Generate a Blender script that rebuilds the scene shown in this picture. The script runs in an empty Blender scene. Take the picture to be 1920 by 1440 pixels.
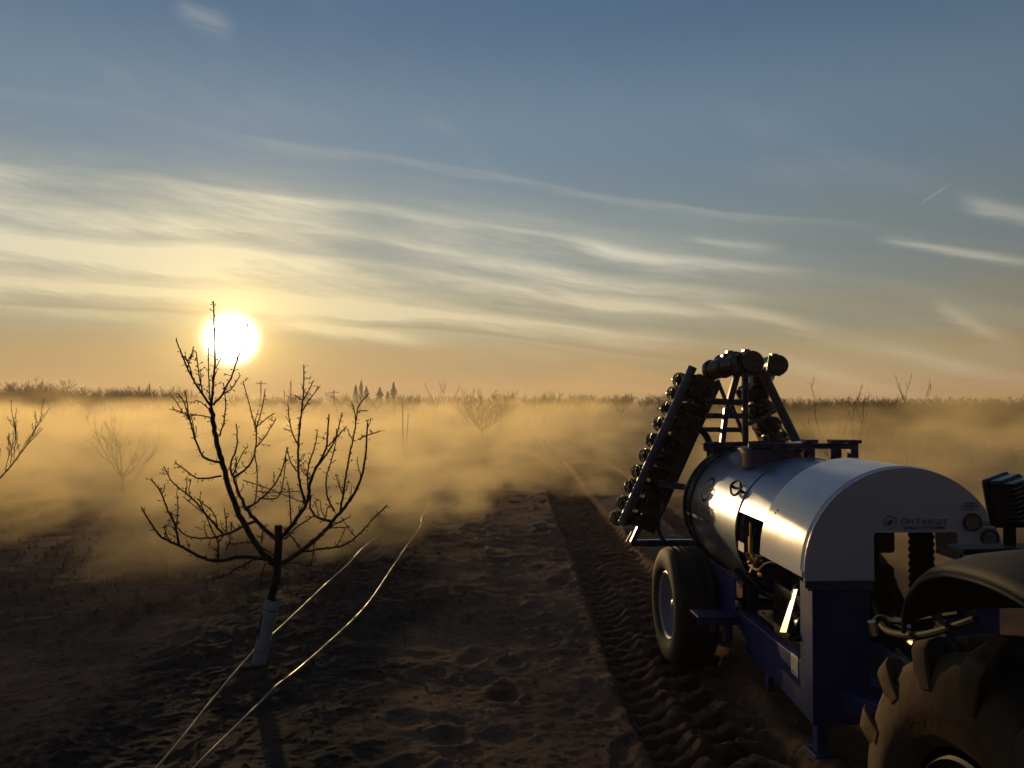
import bpy, bmesh, math, random
import numpy as np
from mathutils import Vector, Matrix, Quaternion

random.seed(7)
np.random.seed(7)
R = math.radians
scene = bpy.context.scene
col = scene.collection

# ------------------------------------------------------------------ camera
EYE = 1.8
PITCH = math.atan(28 / 1450)
cam_data = bpy.data.cameras.new('camera')
cam_data.sensor_width = 36
cam_data.lens = 36 * 1450 / 1920
cam_data.clip_start = 0.05
cam_data.clip_end = 6000
cam = bpy.data.objects.new('camera', cam_data)
cam.location = (0, 0, EYE)
cam.rotation_euler = (math.pi / 2 + PITCH, 0, 0)
col.objects.link(cam)
scene.camera = cam

# ------------------------------------------------------------------ node expression helper
class V:
    """wraps a node socket (or number) so formulas can be written directly"""
    def __init__(s, nt, sock): s.nt = nt; s.s = sock
    def _op(s, op, *a, clamp=False):
        n = s.nt.nodes.new('ShaderNodeMath'); n.operation = op; n.use_clamp = clamp
        for i, x in enumerate((s,) + a):
            if isinstance(x, V): s.nt.links.new(x.s, n.inputs[i])
            else: n.inputs[i].default_value = x
        return V(s.nt, n.outputs[0])
    def __add__(s, o): return s._op('ADD', o)
    __radd__ = __add__
    def __mul__(s, o): return s._op('MULTIPLY', o)
    __rmul__ = __mul__
    def __sub__(s, o): return s._op('SUBTRACT', o)
    def __rsub__(s, o): return (s * -1.0) + o
    def __truediv__(s, o): return s._op('DIVIDE', o)
    def __rtruediv__(s, o): return s.pw(-1.0) * o
    def pw(s, o): return s._op('POWER', o)
    def exp(s): return s._op('EXPONENT')
    def abs(s): return s._op('ABSOLUTE')
    def acos(s): return s._op('ARCCOSINE')
    def asin(s): return s._op('ARCSINE')
    def atan2(s, o): return s._op('ARCTAN2', o)
    def mx(s, o): return s._op('MAXIMUM', o)
    def mn(s, o): return s._op('MINIMUM', o)
    def sat(s): return s._op('ADD', 0.0, clamp=True)
    def step(s, a, b):
        """smoothstep from a to b (a may be greater than b; either may be a V)"""
        t = ((s - a) / (b - a)).sat() if isinstance(a, V) or isinstance(b, V) else ((s - a) * (1.0 / (b - a))).sat()
        return t * t * (3.0 - 2.0 * t)

def xyz(nt, x, y, z):
    n = nt.nodes.new('ShaderNodeCombineXYZ')
    for i, a in enumerate((x, y, z)):
        if isinstance(a, V): nt.links.new(a.s, n.inputs[i])
        else: n.inputs[i].default_value = a
    return n.outputs[0]

def split(nt, sock):
    n = nt.nodes.new('ShaderNodeSeparateXYZ'); nt.links.new(sock, n.inputs[0])
    return [V(nt, o) for o in n.outputs]

def noise(nt, vec, scale=1.0, detail=4.0, rough=0.5, dist=0.0, lac=2.0):
    n = nt.nodes.new('ShaderNodeTexNoise')
    nt.links.new(vec, n.inputs['Vector'])
    n.inputs['Scale'].default_value = scale; n.inputs['Detail'].default_value = detail
    n.inputs['Roughness'].default_value = rough; n.inputs['Distortion'].default_value = dist
    n.inputs['Lacunarity'].default_value = lac
    return V(nt, n.outputs[0])

def mixcol(nt, fac, a, b, mode='MIX'):
    n = nt.nodes.new('ShaderNodeMix'); n.data_type = 'RGBA'; n.blend_type = mode; n.clamp_result = False
    for sock, x in ((n.inputs[0], fac), (n.inputs[6], a), (n.inputs[7], b)):
        if isinstance(x, V): nt.links.new(x.s, sock)
        elif isinstance(x, bpy.types.NodeSocket): nt.links.new(x, sock)
        elif isinstance(x, (int, float)): sock.default_value = x
        else: sock.default_value = tuple(x) + (1,) if len(x) == 3 else x
    return n.outputs[2]

def ramp(nt, fac, stops, interp='LINEAR'):
    n = nt.nodes.new('ShaderNodeValToRGB'); n.color_ramp.interpolation = interp
    e = n.color_ramp.elements
    while len(e) < len(stops): e.new(0.5)
    for k, (p, c) in enumerate(stops):
        e[k].position = p; e[k].color = tuple(c) + (1,)
    nt.links.new(fac.s, n.inputs[0])
    return n.outputs[0]

def lin(r, g, b):
    f = lambda c: (c / 255 / 12.92) if c / 255 <= 0.04045 else ((c / 255 + 0.055) / 1.055) ** 2.4
    return (f(r), f(g), f(b))

# ------------------------------------------------------------------ sun and sky
SUN_AZ = math.atan((432 - 960) / 1450)          # left of straight ahead
SUN_EL = R(4.15)
sun_dir = Vector((math.sin(SUN_AZ) * math.cos(SUN_EL), math.cos(SUN_AZ) * math.cos(SUN_EL), math.sin(SUN_EL)))

world = bpy.data.worlds.new('World'); scene.world = world
world.use_nodes = True
nt = world.node_tree; nt.nodes.clear()
tc = nt.nodes.new('ShaderNodeTexCoord')
dvec = tc.outputs['Generated']
dx, dy, dz = split(nt, dvec)
cosang = dx * sun_dir.x + dy * sun_dir.y + dz * sun_dir.z
theta = cosang.mn(1.0).mx(-1.0).acos() * (180 / math.pi)      # degrees from the sun
az = dx.atan2(dy)                                              # radians, 0 straight ahead
el = dz.mn(1.0).mx(-1.0).asin()

sky = nt.nodes.new('ShaderNodeTexSky'); sky.sky_type = 'NISHITA'; sky.sun_disc = False
sky.sun_elevation = SUN_EL; sky.sun_rotation = SUN_AZ
sky.air_density = 1.0; sky.dust_density = 2.0; sky.ozone_density = 1.0

base = ramp(nt, dz.mx(0.0), [
    (0.0, lin(168, 143, 100)), (0.05, lin(162, 147, 110)), (0.10, lin(138, 145, 128)),
    (0.18, lin(121, 141, 145)), (0.32, lin(106, 136, 157)), (0.46, lin(77, 112, 142)), (0.62, lin(54, 90, 122)), (1.0, lin(40, 68, 108))], 'EASE')
# a clear low-sun sky is brightest on the sun's side
side = ((cosang + 1.0) * 0.5).mx(0.0).pw(1.7) * 0.86 + 0.14
base = mixcol(nt, 1.0, base, xyz(nt, side + 0.035, side + 0.02, side + 0.035), 'MULTIPLY')
nish = mixcol(nt, 1.0, sky.outputs[0], (0.05, 0.05, 0.05), 'MULTIPLY')
skyc = mixcol(nt, 0.04, base, nish)

# cirrus: long streaks sinking to the right, sharp above and frayed below, lit from the sun's side
u = az; v = el
fib2 = noise(nt, xyz(nt, u * 9.0 + v * 20.0, (v + u * 0.138) * 48.0, 5.7), 1.0, 5.0, 0.68)
slow = noise(nt, xyz(nt, u * 1.9 + 4.0, v * 4.0, 9.0), 1.0, 2, 0.5)
sw = v + u * 0.138 + u * u * 0.1386 + (slow - 0.5) * 0.075 + (fib2 - 0.5) * 0.016
fib = noise(nt, xyz(nt, u * 2.2, sw * 20.0, 0.7), 1.0, 5.0, 0.62)
SMAX = 0.32
prof = ramp(nt, sw * (1 / SMAX), [(p / SMAX, (q, q, q)) for p, q in (
    (0.0, 0.0), (0.035, 0.06), (0.055, 0.12), (0.074, 0.34), (0.078, 0.14), (0.084, 0.30), (0.104, 0.95), (0.110, 0.55), (0.118, 0.38),
    (0.132, 0.52), (0.149, 0.90), (0.156, 0.52), (0.164, 0.38), (0.180, 0.58), (0.188, 0.42), (0.198, 0.34), (0.216, 0.66), (0.224, 0.24), (0.245, 0.10),
    (0.268, 0.08), (0.278, 0.24), (0.283, 0.03), (0.31, 0.0))])
prof = V(nt, prof)
cl = prof * ((fib - 0.24) * 2.3).sat() * (0.15 + 1.7 * fib2) * (0.42 + 0.9 * (u + slow - 0.5).step(0.75, 0.15)) * (0.35 + 1.3 * slow.step(0.35, 0.62)) * 1.1
hi = noise(nt, xyz(nt, u * 2.3, (v + u * 0.3) * 6.0, 21.0), 1.0, 4.0, 0.6)
cl = cl + hi.step(0.55, 0.85) * 0.20 * (0.3 + fib2 * 1.3) * v.step(0.05, 0.2)
def pxdir(px, py):
    cx, cy = (px - 960) / 1450, (720 - py) / 1450
    d = Vector((cx, math.cos(PITCH) - math.sin(PITCH) * cy, math.sin(PITCH) + math.cos(PITCH) * cy)).normalized()
    return math.atan2(d.x, d.y), math.asin(d.z)
def streak(a, b, w, amp, fray):
    """one wisp between two sky directions, frayed by the fibre noise"""
    (u0, v0), (u1, v1) = pxdir(*a), pxdir(*b)
    L = math.hypot(u1 - u0, v1 - v0); ex, ey = (u1 - u0) / L, (v1 - v0) / L
    g = (u * ex + v * ey - (u0 * ex + v0 * ey)) * (1 / L)
    d = (v * ex - u * ey - (v0 * ex - u0 * ey)) * (1 / w) + fray
    return (d * d * -1.0).exp() * g.step(-0.05, 0.3) * g.step(1.1, 0.6) * amp
fr = (fib2 - 0.5) * 3.0 + (slow - 0.5) * 2.0
wisps = (streak((490, 588), (830, 648), 0.0075, 0.75, fr) + streak((1640, 448), (1990, 505), 0.0045, 0.7, fr)
         + streak((1790, 372), (2000, 430), 0.011, 0.5, fr) + streak((1310, 560), (1560, 630), 0.0075, 0.5, fr)
         + streak((1745, 572), (1900, 648), 0.008, 0.5, fr) + streak((320, 15), (440, 62), 0.010, 0.20, fr)
         + streak((1280, 448), (1470, 468), 0.006, 0.35, fr))
cl = cl + wisps * (0.35 + fib2 * 1.3)
cl = cl + streak((1722, 384), (1786, 342), 0.0009, 0.32, 0.0)          # short vapour trail
cl = (cl * u.abs().step(3.0, 2.2)).mn(1.25)

near = (theta * (-1 / 20.0)).exp()
cloudcol = mixcol(nt, near, lin(208, 211, 202), lin(255, 242, 196))
cloudcol = mixcol(nt, v.step(0.22, 0.05) * 0.55, cloudcol, lin(226, 200, 140))
skyc = mixcol(nt, (cl * 0.84).mn(0.92), skyc, mixcol(nt, 1.0, cloudcol, xyz(nt, side, side, side), 'MULTIPLY'))
# aureole of the low sun in dusty air
def glow(g, c): return xyz(nt, g * c[0], g * c[1], g * c[2])
core = ((theta * (1 / 0.94)).pw(2.0) * -1.0).exp()
skyc = mixcol(nt, 1.0, skyc, glow((theta * (-1 / 6.0)).exp(), (0.20, 0.12, 0.015)), 'ADD')
skyc = mixcol(nt, 1.0, skyc, glow((theta * (-1 / 2.0)).exp(), (1.6, 1.1, 0.30)), 'ADD')
skyc = mixcol(nt, 1.0, skyc, glow(core, (34, 32, 27)), 'ADD')
bg = nt.nodes.new('ShaderNodeBackground'); bg.inputs[1].default_value = 1.0
nt.links.new(skyc, bg.inputs[0])
wo = nt.nodes.new('ShaderNodeOutputWorld'); nt.links.new(bg.outputs[0], wo.inputs[0])

sun_data = bpy.data.lights.new('sun', 'SUN'); sun_data.energy = 3.9; sun_data.angle = R(0.6); sun_data.color = (1.0, 0.66, 0.29)
sun = bpy.data.objects.new('sun', sun_data); col.objects.link(sun)
sun.rotation_euler = (-sun_dir).to_track_quat('-Z', 'Y').to_euler()
sun.location = (-12, 30, 20)

vs = scene.view_settings
vs.view_transform = 'Standard'; vs.look = 'None'; vs.exposure = 0.0; vs.gamma = 1.0
vs.use_curve_mapping = False
cy = scene.cycles
cy.use_denoising = True
cy.use_adaptive_sampling = True; cy.adaptive_threshold = 0.04; cy.adaptive_min_samples = 16
cy.use_light_tree = False
world.cycles.sampling_method = 'NONE'
cy.max_bounces = 6; cy.diffuse_bounces = 3; cy.glossy_bounces = 3; cy.transmission_bounces = 2
cy.volume_bounces = 3; cy.transparent_max_bounces = 8
cy.caustics_reflective = False; cy.caustics_refractive = False
cy.volume_max_steps = 160
cy.sample_clamp_indirect = 4.0

# ------------------------------------------------------------------ helpers for measuring and building
def at(px, py, Y):
    """world point seen at photo pixel (px, py) and lying Y metres ahead"""
    cx, cyy = (px - 960) / 1450, (720 - py) / 1450
    d = Vector((cx, math.cos(PITCH) - math.sin(PITCH) * cyy, math.sin(PITCH) + math.cos(PITCH) * cyy))
    return Vector((0, 0, EYE)) + d * (Y / d.y)

def on_ground(px, py, z=0.0):
    cx, cyy = (px - 960) / 1450, (720 - py) / 1450
    d = Vector((cx, math.cos(PITCH) - math.sin(PITCH) * cyy, math.sin(PITCH) + math.cos(PITCH) * cyy))
    return Vector((0, 0, EYE)) + d * ((z - EYE) / d.z)

def tag(o, label=None, cat=None, group=None, kind=None):
    if label: o['label'] = label
    if cat: o['category'] = cat
    if group: o['group'] = group
    if kind: o['kind'] = kind
    return o

def empty(name, loc=(0, 0, 0), rz=0.0):
    o = bpy.data.objects.new(name, None); col.objects.link(o)
    o.location = loc; o.rotation_euler = (0, 0, rz); o.empty_display_size = 0.2
    return o

class MB:
    """collects shapes, then becomes one mesh object"""
    def __init__(s): s.v = []; s.f = []
    def add(s, v, f):
        b = len(s.v); s.v += [tuple(p) for p in v]; s.f += [tuple(i + b for i in q) for q in f]; return s
    def box(s, c, size, rot=None, bev=0.0):
        """box; with bev the edges are chamfered"""
        hx, hy, hz = (k / 2 for k in size)
        M = Matrix.Identity(3) if rot is None else rot
        if bev <= 0:
            pts = [(x, y, z) for x in (-hx, hx) for y in (-hy, hy) for z in (-hz, hz)]
            fs = [(0, 1, 3, 2), (4, 6, 7, 5), (0, 4, 5, 1), (2, 3, 7, 6), (0, 2, 6, 4), (1, 5, 7, 3)]
            return s.add([Vector(c) + M @ Vector(p) for p in pts], fs)
        bev = min(bev, hx * .9, hy * .9, hz * .9)
        bm = bmesh.new(); bmesh.ops.create_cube(bm, size=1)
        for vv in bm.verts: vv.co = Vector((vv.co.x * size[0], vv.co.y * size[1], vv.co.z * size[2]))
        bmesh.ops.bevel(bm, geom=bm.edges[:], offset=bev, segments=1, affect='EDGES')
        bm.verts.index_update()
        s.add([Vector(c) + M @ vv.co for vv in bm.verts], [[vv.index for vv in f.verts] for f in bm.faces]); bm.free()
        return s
    def bar(s, a, b, w, h=None, bev=0.004, up=(0, 0, 1)):
        """rectangular bar from a to b"""
        a, b = Vector(a), Vector(b); h = h or w
        y = (b - a).normalized(); x = y.cross(Vector(up))
        if x.length < 1e-4: x = Vector((1, 0, 0))
        x.normalize(); z = x.cross(y)
        M = Matrix((x, y, z)).transposed()
        return s.box((a + b) / 2, (w, (b - a).length, h), M, bev)
    def tube(s, pts, rad, n=10, caps=True):
        """round tube along points; rad is one number or one per point"""
        pts = [Vector(p) for p in pts]; k = len(pts)
        rs = rad if isinstance(rad, (list, tuple)) else [rad] * k
        t = (pts[1] - pts[0]).normalized()
        x = t.orthogonal().normalized(); b = len(s.v)
        for i in range(k):
            t2 = (pts[min(i + 1, k - 1)] - pts[max(i - 1, 0)]).normalized()
            x = (x - t2 * x.dot(t2))
            x = x.normalized() if x.length > 1e-5 else t2.orthogonal().normalized()
            y = t2.cross(x)
            for j in range(n):
                a = 2 * math.pi * j / n
                s.v.append(tuple(pts[i] + (x * math.cos(a) + y * math.sin(a)) * rs[i]))
        for i in range(k - 1):
            for j in range(n):
                j2 = (j + 1) % n
                s.f.append((b + i * n + j, b + i * n + j2, b + (i + 1) * n + j2, b + (i + 1) * n + j))
        if caps:
            s.f.append(tuple(b + j for j in reversed(range(n))))
            s.f.append(tuple(b + (k - 1) * n + j for j in range(n)))
        return s
    def lathe(s, prof, origin, axis, n=32, close=True, a0=0.0, a1=2 * math.pi, ref=None):
        """profile [(along axis, radius)] turned about the axis"""
        ax = Vector(axis).normalized()
        x = Vector(ref).normalized() if ref else ax.orthogonal().normalized()
        x = (x - ax * x.dot(ax)).normalized(); y = ax.cross(x)
        full = abs(a1 - a0 - 2 * math.pi) < 1e-6; m = n if full else n + 1; b = len(s.v)
        for h, r in prof:
            for j in range(m):
                a = a0 + (a1 - a0) * j / n
                s.v.append(tuple(Vector(origin) + ax * h + (x * math.cos(a) + y * math.sin(a)) * r))
        for i in range(len(prof) - 1):
            for j in range(n):
                j2 = (j + 1) % m
                s.f.append((b + i * m + j, b + i * m + j2, b + (i + 1) * m + j2, b + (i + 1) * m + j))
        if close and full:
            if prof[0][1] > 1e-6: s.f.append(tuple(b + j for j in reversed(range(m))))
            if prof[-1][1] > 1e-6: s.f.append(tuple(b + (len(prof) - 1) * m + j for j in range(m)))
        return s
    def prism(s, poly, off):
        """polygon (3D points) extruded by off"""
        n = len(poly); off = Vector(off); P = [Vector(p) for p in poly]
        f = [tuple(reversed(range(n))), tuple(range(n, 2 * n))] + [(i, (i + 1) % n, n + (i + 1) % n, n + i) for i in range(n)]
        return s.add(P + [p + off for p in P], f)
    def build(s, name, mat, parent=None, smooth=False, angle=40):
        me = bpy.data.meshes.new(name); me.from_pydata(s.v, [], s.f); me.update()
        bm = bmesh.new(); bm.from_mesh(me); bmesh.ops.recalc_face_normals(bm, faces=bm.faces[:])
        if smooth:
            lim = R(angle)
            for f in bm.faces: f.smooth = True
            for e in bm.edges:
                if len(e.link_faces) == 2 and e.calc_face_angle(0) > lim: e.smooth = False
        bm.to_mesh(me); bm.free()
        if mat: me.materials.append(mat)
        o = bpy.data.objects.new(name, me); col.objects.link(o)
        if parent: o.parent = parent
        return o

def build_each(mb, name, m_, parent, smooth=False, angle=40):
    """every loose piece of the collected shapes becomes a mesh object of its own"""
    par = list(range(len(mb.v)))
    def fd(a):
        while par[a] != a: par[a] = par[par[a]]; a = par[a]
        return a
    for f in mb.f:
        for q in f[1:]: par[fd(q)] = fd(f[0])
    comp = {}
    for f in mb.f: comp.setdefault(fd(f[0]), []).append(f)
    outs = []
    for fs in comp.values():
        ids = sorted({i for f in fs for i in f}); mp = {i: k for k, i in enumerate(ids)}
        outs.append(MB().add([mb.v[i] for i in ids], [[mp[i] for i in f] for f in fs]).build(name, m_, parent, smooth, angle))
    return outs

def copy_tree(o, parent=None):
    c = o.copy(); col.objects.link(c); c.parent = parent
    for ch in list(o.children): copy_tree(ch, c)
    return c

def mat(name, colr, rough=0.5, metal=0.0, spec=0.5, coat=0.0, var=0.0, vscale=8.0, bump=0.0, bscale=60.0, rvar=0.0, dust=0.0):
    m = bpy.data.materials.new(name); m.use_nodes = True
    t = m.node_tree; p = t.nodes['Principled BSDF']
    p.inputs['Base Color'].default_value = tuple(colr) + (1,)
    p.inputs['Roughness'].default_value = rough; p.inputs['Metallic'].default_value = metal
    p.inputs['Specular IOR Level'].default_value = spec; p.inputs['Coat Weight'].default_value = coat
    c = t.nodes.new('ShaderNodeTexCoord'); o = c.outputs['Object']
    cur = None
    if var > 0:
        nz = noise(t, o, vscale, 6, 0.6)
        k = (nz - 0.5) * (2 * var) + 1.0
        cur = mixcol(t, 1.0, colr, xyz(t, k, k, k), 'MULTIPLY')
    if dust > 0:
        nz = noise(t, o, 5.0, 8, 0.65)
        g = t.nodes.new('ShaderNodeNewGeometry'); gx, gy, gz = split(t, g.outputs['Normal'])
        f = nz.step(0.42, 0.72) * dust * (gz * 0.5 + 0.6).sat()
        cur = mixcol(t, f, cur if cur else colr, (0.23, 0.17, 0.115))
        t.links.new((f * 0.5 + rough).mn(1.0).s, p.inputs['Roughness'])
    if cur: t.links.new(cur, p.inputs['Base Color'])
    if rvar > 0 and dust <= 0:
        nz = noise(t, o, vscale * 1.7, 5, 0.6)
        t.links.new(((nz - 0.5) * (2 * rvar) + rough).sat().s, p.inputs['Roughness'])
    if bump > 0:
        b = t.nodes.new('ShaderNodeBump'); b.inputs['Strength'].default_value = 1.0; b.inputs['Distance'].default_value = bump
        t.links.new(noise(t, o, bscale, 5, 0.6).s, b.inputs['Height']); t.links.new(b.outputs[0], p.inputs['Normal'])
    return m

# ------------------------------------------------------------------ the ground
def vnoise(x, y, seed):
    xi = np.floor(x).astype(np.int64); yi = np.floor(y).astype(np.int64)
    fx = x - xi; fy = y - yi
    def h(a, b):
        n = (a * 374761393 + b * 668265263 + seed * 2147483647) & 0xFFFFFFFF
        n = ((n ^ (n >> 13)) * 1274126177) & 0xFFFFFFFF
        return ((n ^ (n >> 16)) & 0xFFFF) / 65535.0
    ux = fx * fx * fx * (fx * (fx * 6 - 15) + 10); uy = fy * fy * fy * (fy * (fy * 6 - 15) + 10)
    return (h(xi, yi) * (1 - ux) + h(xi + 1, yi) * ux) * (1 - uy) + (h(xi, yi + 1) * (1 - ux) + h(xi + 1, yi + 1) * ux) * uy - 0.5

def fbm(x, y, sc, octv, seed, gain=0.5):
    r = 0; a = 1.0
    for k in range(octv):
        r = r + a * vnoise(x * sc + 17.3 * k, y * sc - 9.1 * k, seed + k); sc *= 2.03; a *= gain
    return r

def sstep(x, a, b):
    t = np.clip((x - a) / (b - a), 0, 1); return t * t * (3 - 2 * t)

_rs = np.random.RandomState(11)
DENTS = []
for k in range(150):                                   # footprints and scuffs along the lane
    yy = _rs.uniform(2.2, 15); xx = _rs.uniform(-0.6, 0.62) if k % 3 else _rs.uniform(-4.5, -2.3)
    DENTS.append((xx, yy, _rs.uniform(0.05, 0.10), _rs.uniform(0.08, 0.17), _rs.uniform(-0.6, 0.6), _rs.uniform(0.008, 0.024)))

def ground_z(x, y, dents=True):
    x = np.asarray(x, float); y = np.asarray(y, float)
    far = 1 - sstep(y, 20, 60)
    z = fbm(x, y, 0.22, 3, 1) * 0.16 * far
    z += fbm(x, y, 1.4, 3, 5) * 0.030 * far
    rough_zone = 0.55 + 0.9 * sstep(fbm(x, y, 0.8, 2, 40), -0.1, 0.35)
    z += fbm(x, y, 7.0, 4, 9, 0.70) * 0.014 * rough_zone * far
    z += (0.5 - np.abs(fbm(x, y, 3.2, 3, 60))) * 0.012 * rough_zone * far
    z += np.maximum(fbm(x, y, 23.0, 2, 64), 0.12) * 0.022 * rough_zone * (1 - sstep(y, 8, 14))
    # low berm along the tree row
    z += 0.05 * np.exp(-((x + 1.6) / 0.9) ** 2) * far
    wob = 0.05 * vnoise(y * 0.35, y * 0 + 3.3, 77) + 0.10 * sstep(y, 9, 20) * (y - 9) / 12
    # old pass: crisp slanting tread bars
    c = 0.86 + wob; hw = 0.185
    inside = sstep(np.abs(x - c), hw + 0.035, hw - 0.03)
    ph = (y - 0.50 * (x - c)) / 0.155 + 0.45 * vnoise(x * 2, y * 0.9, 31)
    fr = ph - np.floor(ph)
    lug = sstep(fr, 0.0, 0.16) * (1 - sstep(fr, 0.58, 0.86))
    ph2 = (x - c) / 0.12 + np.floor(ph) * 0.5
    scal = 0.75 + 0.25 * np.abs(np.sin(math.pi * ph2))
    trk = -0.085 + 0.062 * lug * scal + 0.020 * fbm(x, y, 9, 3, 33, 0.65)
    z = z * (1 - inside * 0.8) + trk * inside
    z += 0.03 * np.exp(-((np.abs(x - c) - hw - 0.05) / 0.05) ** 2) * far * (0.6 + vnoise(x * 5, y * 5, 71)) * (1 - 0.85 * sstep(y, 6.5, 11))
    # fresh ruts of sprayer and tractor wheels
    for cc, w in ((1.235 + wob * 0.5, 0.20), (2.42 + wob * 0.5, 0.2)):
        ins = sstep(np.abs(x - cc), w + 0.05, w - 0.05)
        ph = (y + 0.9 * np.abs(x - cc)) / 0.24 + 0.5 * vnoise(x * 2.5, y * 2.5, 91)
        fr = ph - np.floor(ph)
        rr = -0.095 + 0.070 * sstep(fr, 0.0, 0.2) * (1 - sstep(fr, 0.5, 0.85)) + 0.022 * fbm(x, y, 11, 3, 35, 0.7)
        z = z * (1 - ins * 0.8) + rr * ins
        z += 0.045 * np.exp(-((np.abs(x - cc) - w - 0.08) / 0.07) ** 2) * far * (0.5 + 1.5 * (vnoise(x * 6, y * 6, 73) + 0.3)) * (1 - 0.85 * sstep(y, 6.5, 11))
    for xx, yy, a, b, rot, d in (DENTS if dents else []):
        m = (np.abs(x - xx) < 0.4) & (np.abs(y - yy) < 0.4)
        if not m.any(): continue
        ux = (x[m] - xx) * math.cos(rot) + (y[m] - yy) * math.sin(rot); uy = -(x[m] - xx) * math.sin(rot) + (y[m] - yy) * math.cos(rot)
        q = np.sqrt((ux / a) ** 2 + (uy / b) ** 2)
        z[m] += -d * np.exp(-q ** 3) + 0.4 * d * np.exp(-((q - 1.35) / 0.3) ** 2)
    return z

def gz(x, y): return float(ground_z(np.array([x]), np.array([y]))[0])

def spaced(lo, hi, step, out_lo, out_hi, grow):
    a = list(np.arange(lo, hi, step)); s = step; x = a[-1]
    while x < out_hi: s *= grow; x += s; a.append(x)
    s = step; x = lo; b = []
    while x > out_lo: s *= grow; x -= s; b.append(x)
    return np.array(b[::-1] + a)

gx = spaced(-3.2, 2.6, 0.0155, -3000, 3000, 1.055)
gy1 = [1.2]
while gy1[-1] < 4000:
    y0 = gy1[-1]; gy1.append(y0 + max(0.0125, 0.0125 * (y0 / 5.0) ** 1.55))
gy = np.concatenate([-(np.geomspace(0.6, 3000, 40)[::-1]), [0.0, 0.5, 0.9], gy1])
GX, GY = np.meshgrid(gx, gy)
GZ = ground_z(GX.ravel(), GY.ravel())
me = bpy.data.meshes.new('ground')
nxg, nyg = len(gx), len(gy)
co = np.stack([GX.ravel(), GY.ravel(), GZ], 1).astype(np.float32)
idx = np.arange(nxg * nyg).reshape(nyg, nxg)
quads = np.stack([idx[:-1, :-1], idx[:-1, 1:], idx[1:, 1:], idx[1:, :-1]], -1).reshape(-1, 4)
me.vertices.add(len(co)); me.vertices.foreach_set('co', co.ravel())
me.loops.add(quads.size); me.loops.foreach_set('vertex_index', quads.ravel().astype(np.int32))
me.polygons.add(len(quads)); me.polygons.foreach_set('loop_start', np.arange(0, quads.size, 4, dtype=np.int32))
me.polygons.foreach_set('use_smooth', np.ones(len(quads), bool))
me.update(calc_edges=True)
print('ground quads', len(quads), nxg, nyg)
gm = bpy.data.materials.new('sandy_soil'); gm.use_nodes = True
t = gm.node_tree; p = t.nodes['Principled BSDF']
c = t.nodes.new('ShaderNodeTexCoord'); o = c.outputs['Object']; X, Y, Z = split(t, o)
n1 = noise(t, o, 1.2, 8, 0.62); n2 = noise(t, o, 22.0, 6, 0.65); n3 = noise(t, o, 0.35, 3, 0.5)
soil = mixcol(t, n1.step(0.3, 0.7), (0.235, 0.112, 0.060), (0.39, 0.205, 0.112))
soil = mixcol(t, n2.step(0.35, 0.75) * 0.7, soil, (0.13, 0.070, 0.043))
# much darker soil colour in a ragged strip along the tree row
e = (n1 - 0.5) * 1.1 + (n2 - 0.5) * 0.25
dark_strip = (X + e).step(-2.65, -2.2) * (X + e).step(-0.5, -0.95) * Y.step(60.0, 25.0)
soil = mixcol(t, dark_strip * 0.85, soil, (0.042, 0.029, 0.023))
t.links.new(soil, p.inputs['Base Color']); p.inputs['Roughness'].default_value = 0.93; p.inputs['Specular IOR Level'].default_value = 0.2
b = t.nodes.new('ShaderNodeBump'); b.inputs['Distance'].default_value = 0.022; b.inputs['Strength'].default_value = 1.0
hgt = noise(t, o, 38.0, 8, 0.72) + noise(t, o, 170.0, 3, 0.6) * 0.35
t.links.new(hgt.s, b.inputs['Height']); t.links.new(b.outputs[0], p.inputs['Normal'])
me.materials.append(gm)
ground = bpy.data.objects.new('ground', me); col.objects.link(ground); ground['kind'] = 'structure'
# ------------------------------------------------------------------ trees
bark = mat('almond_bark', (0.035, 0.022, 0.017), 0.85, var=0.35, vscale=30, bump=0.004, bscale=120)
twig_mat = mat('twig_bark', (0.040, 0.022, 0.016), 0.8, var=0.3, vscale=20)
paper = mat('trunk_guard_paper', (0.38, 0.41, 0.50), 0.85, var=0.7, vscale=16, bump=0.008, bscale=26, dust=0.5)

def add_buds(mb, pts, rads, rng, gap=0.034, size=1.0, nside=4):
    """short fruiting spurs with fat bud tips all along a shoot"""
    acc = 0.0
    for i in range(len(pts) - 1):
        a, b = pts[i], pts[i + 1]; L = (b - a).length
        if L < 1e-5: continue
        d = (b - a) / L; acc += L
        while acc > gap:
            acc -= gap * rng.uniform(0.5, 1.6)
            p = a + d * rng.uniform(0, L)
            side = d.orthogonal(); side.rotate(Quaternion(d, rng.uniform(0, 6.283)))
            dr = (side.normalized() + d * rng.uniform(0.2, 1.0)).normalized()
            ln = rng.uniform(0.003, 0.020) * size; bs = size * rng.uniform(0.6, 1.15)
            if rng.random() < 0.10: ln *= rng.uniform(2.0, 4.0)
            r0 = min(0.0032, rads[i] * 0.8)
            q = p + dr * ln
            mb.tube([p, q, q + dr * 0.005 * bs, q + dr * 0.012 * bs], [r0 * 0.8, r0 * 0.5, 0.0036 * bs, 0.0008], nside, False)
            if ln > 0.03:
                for k in range(3):
                    s2 = dr.orthogonal(); s2.rotate(Quaternion(dr, rng.uniform(0, 6.283)))
                    z = p + dr * ln * rng.uniform(0.3, 1); e = (s2.normalized() + dr * 0.7).normalized()
                    mb.tube([z, z + e * 0.006, z + e * 0.016], [0.0014, 0.0034, 0.0008], nside, False)

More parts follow.
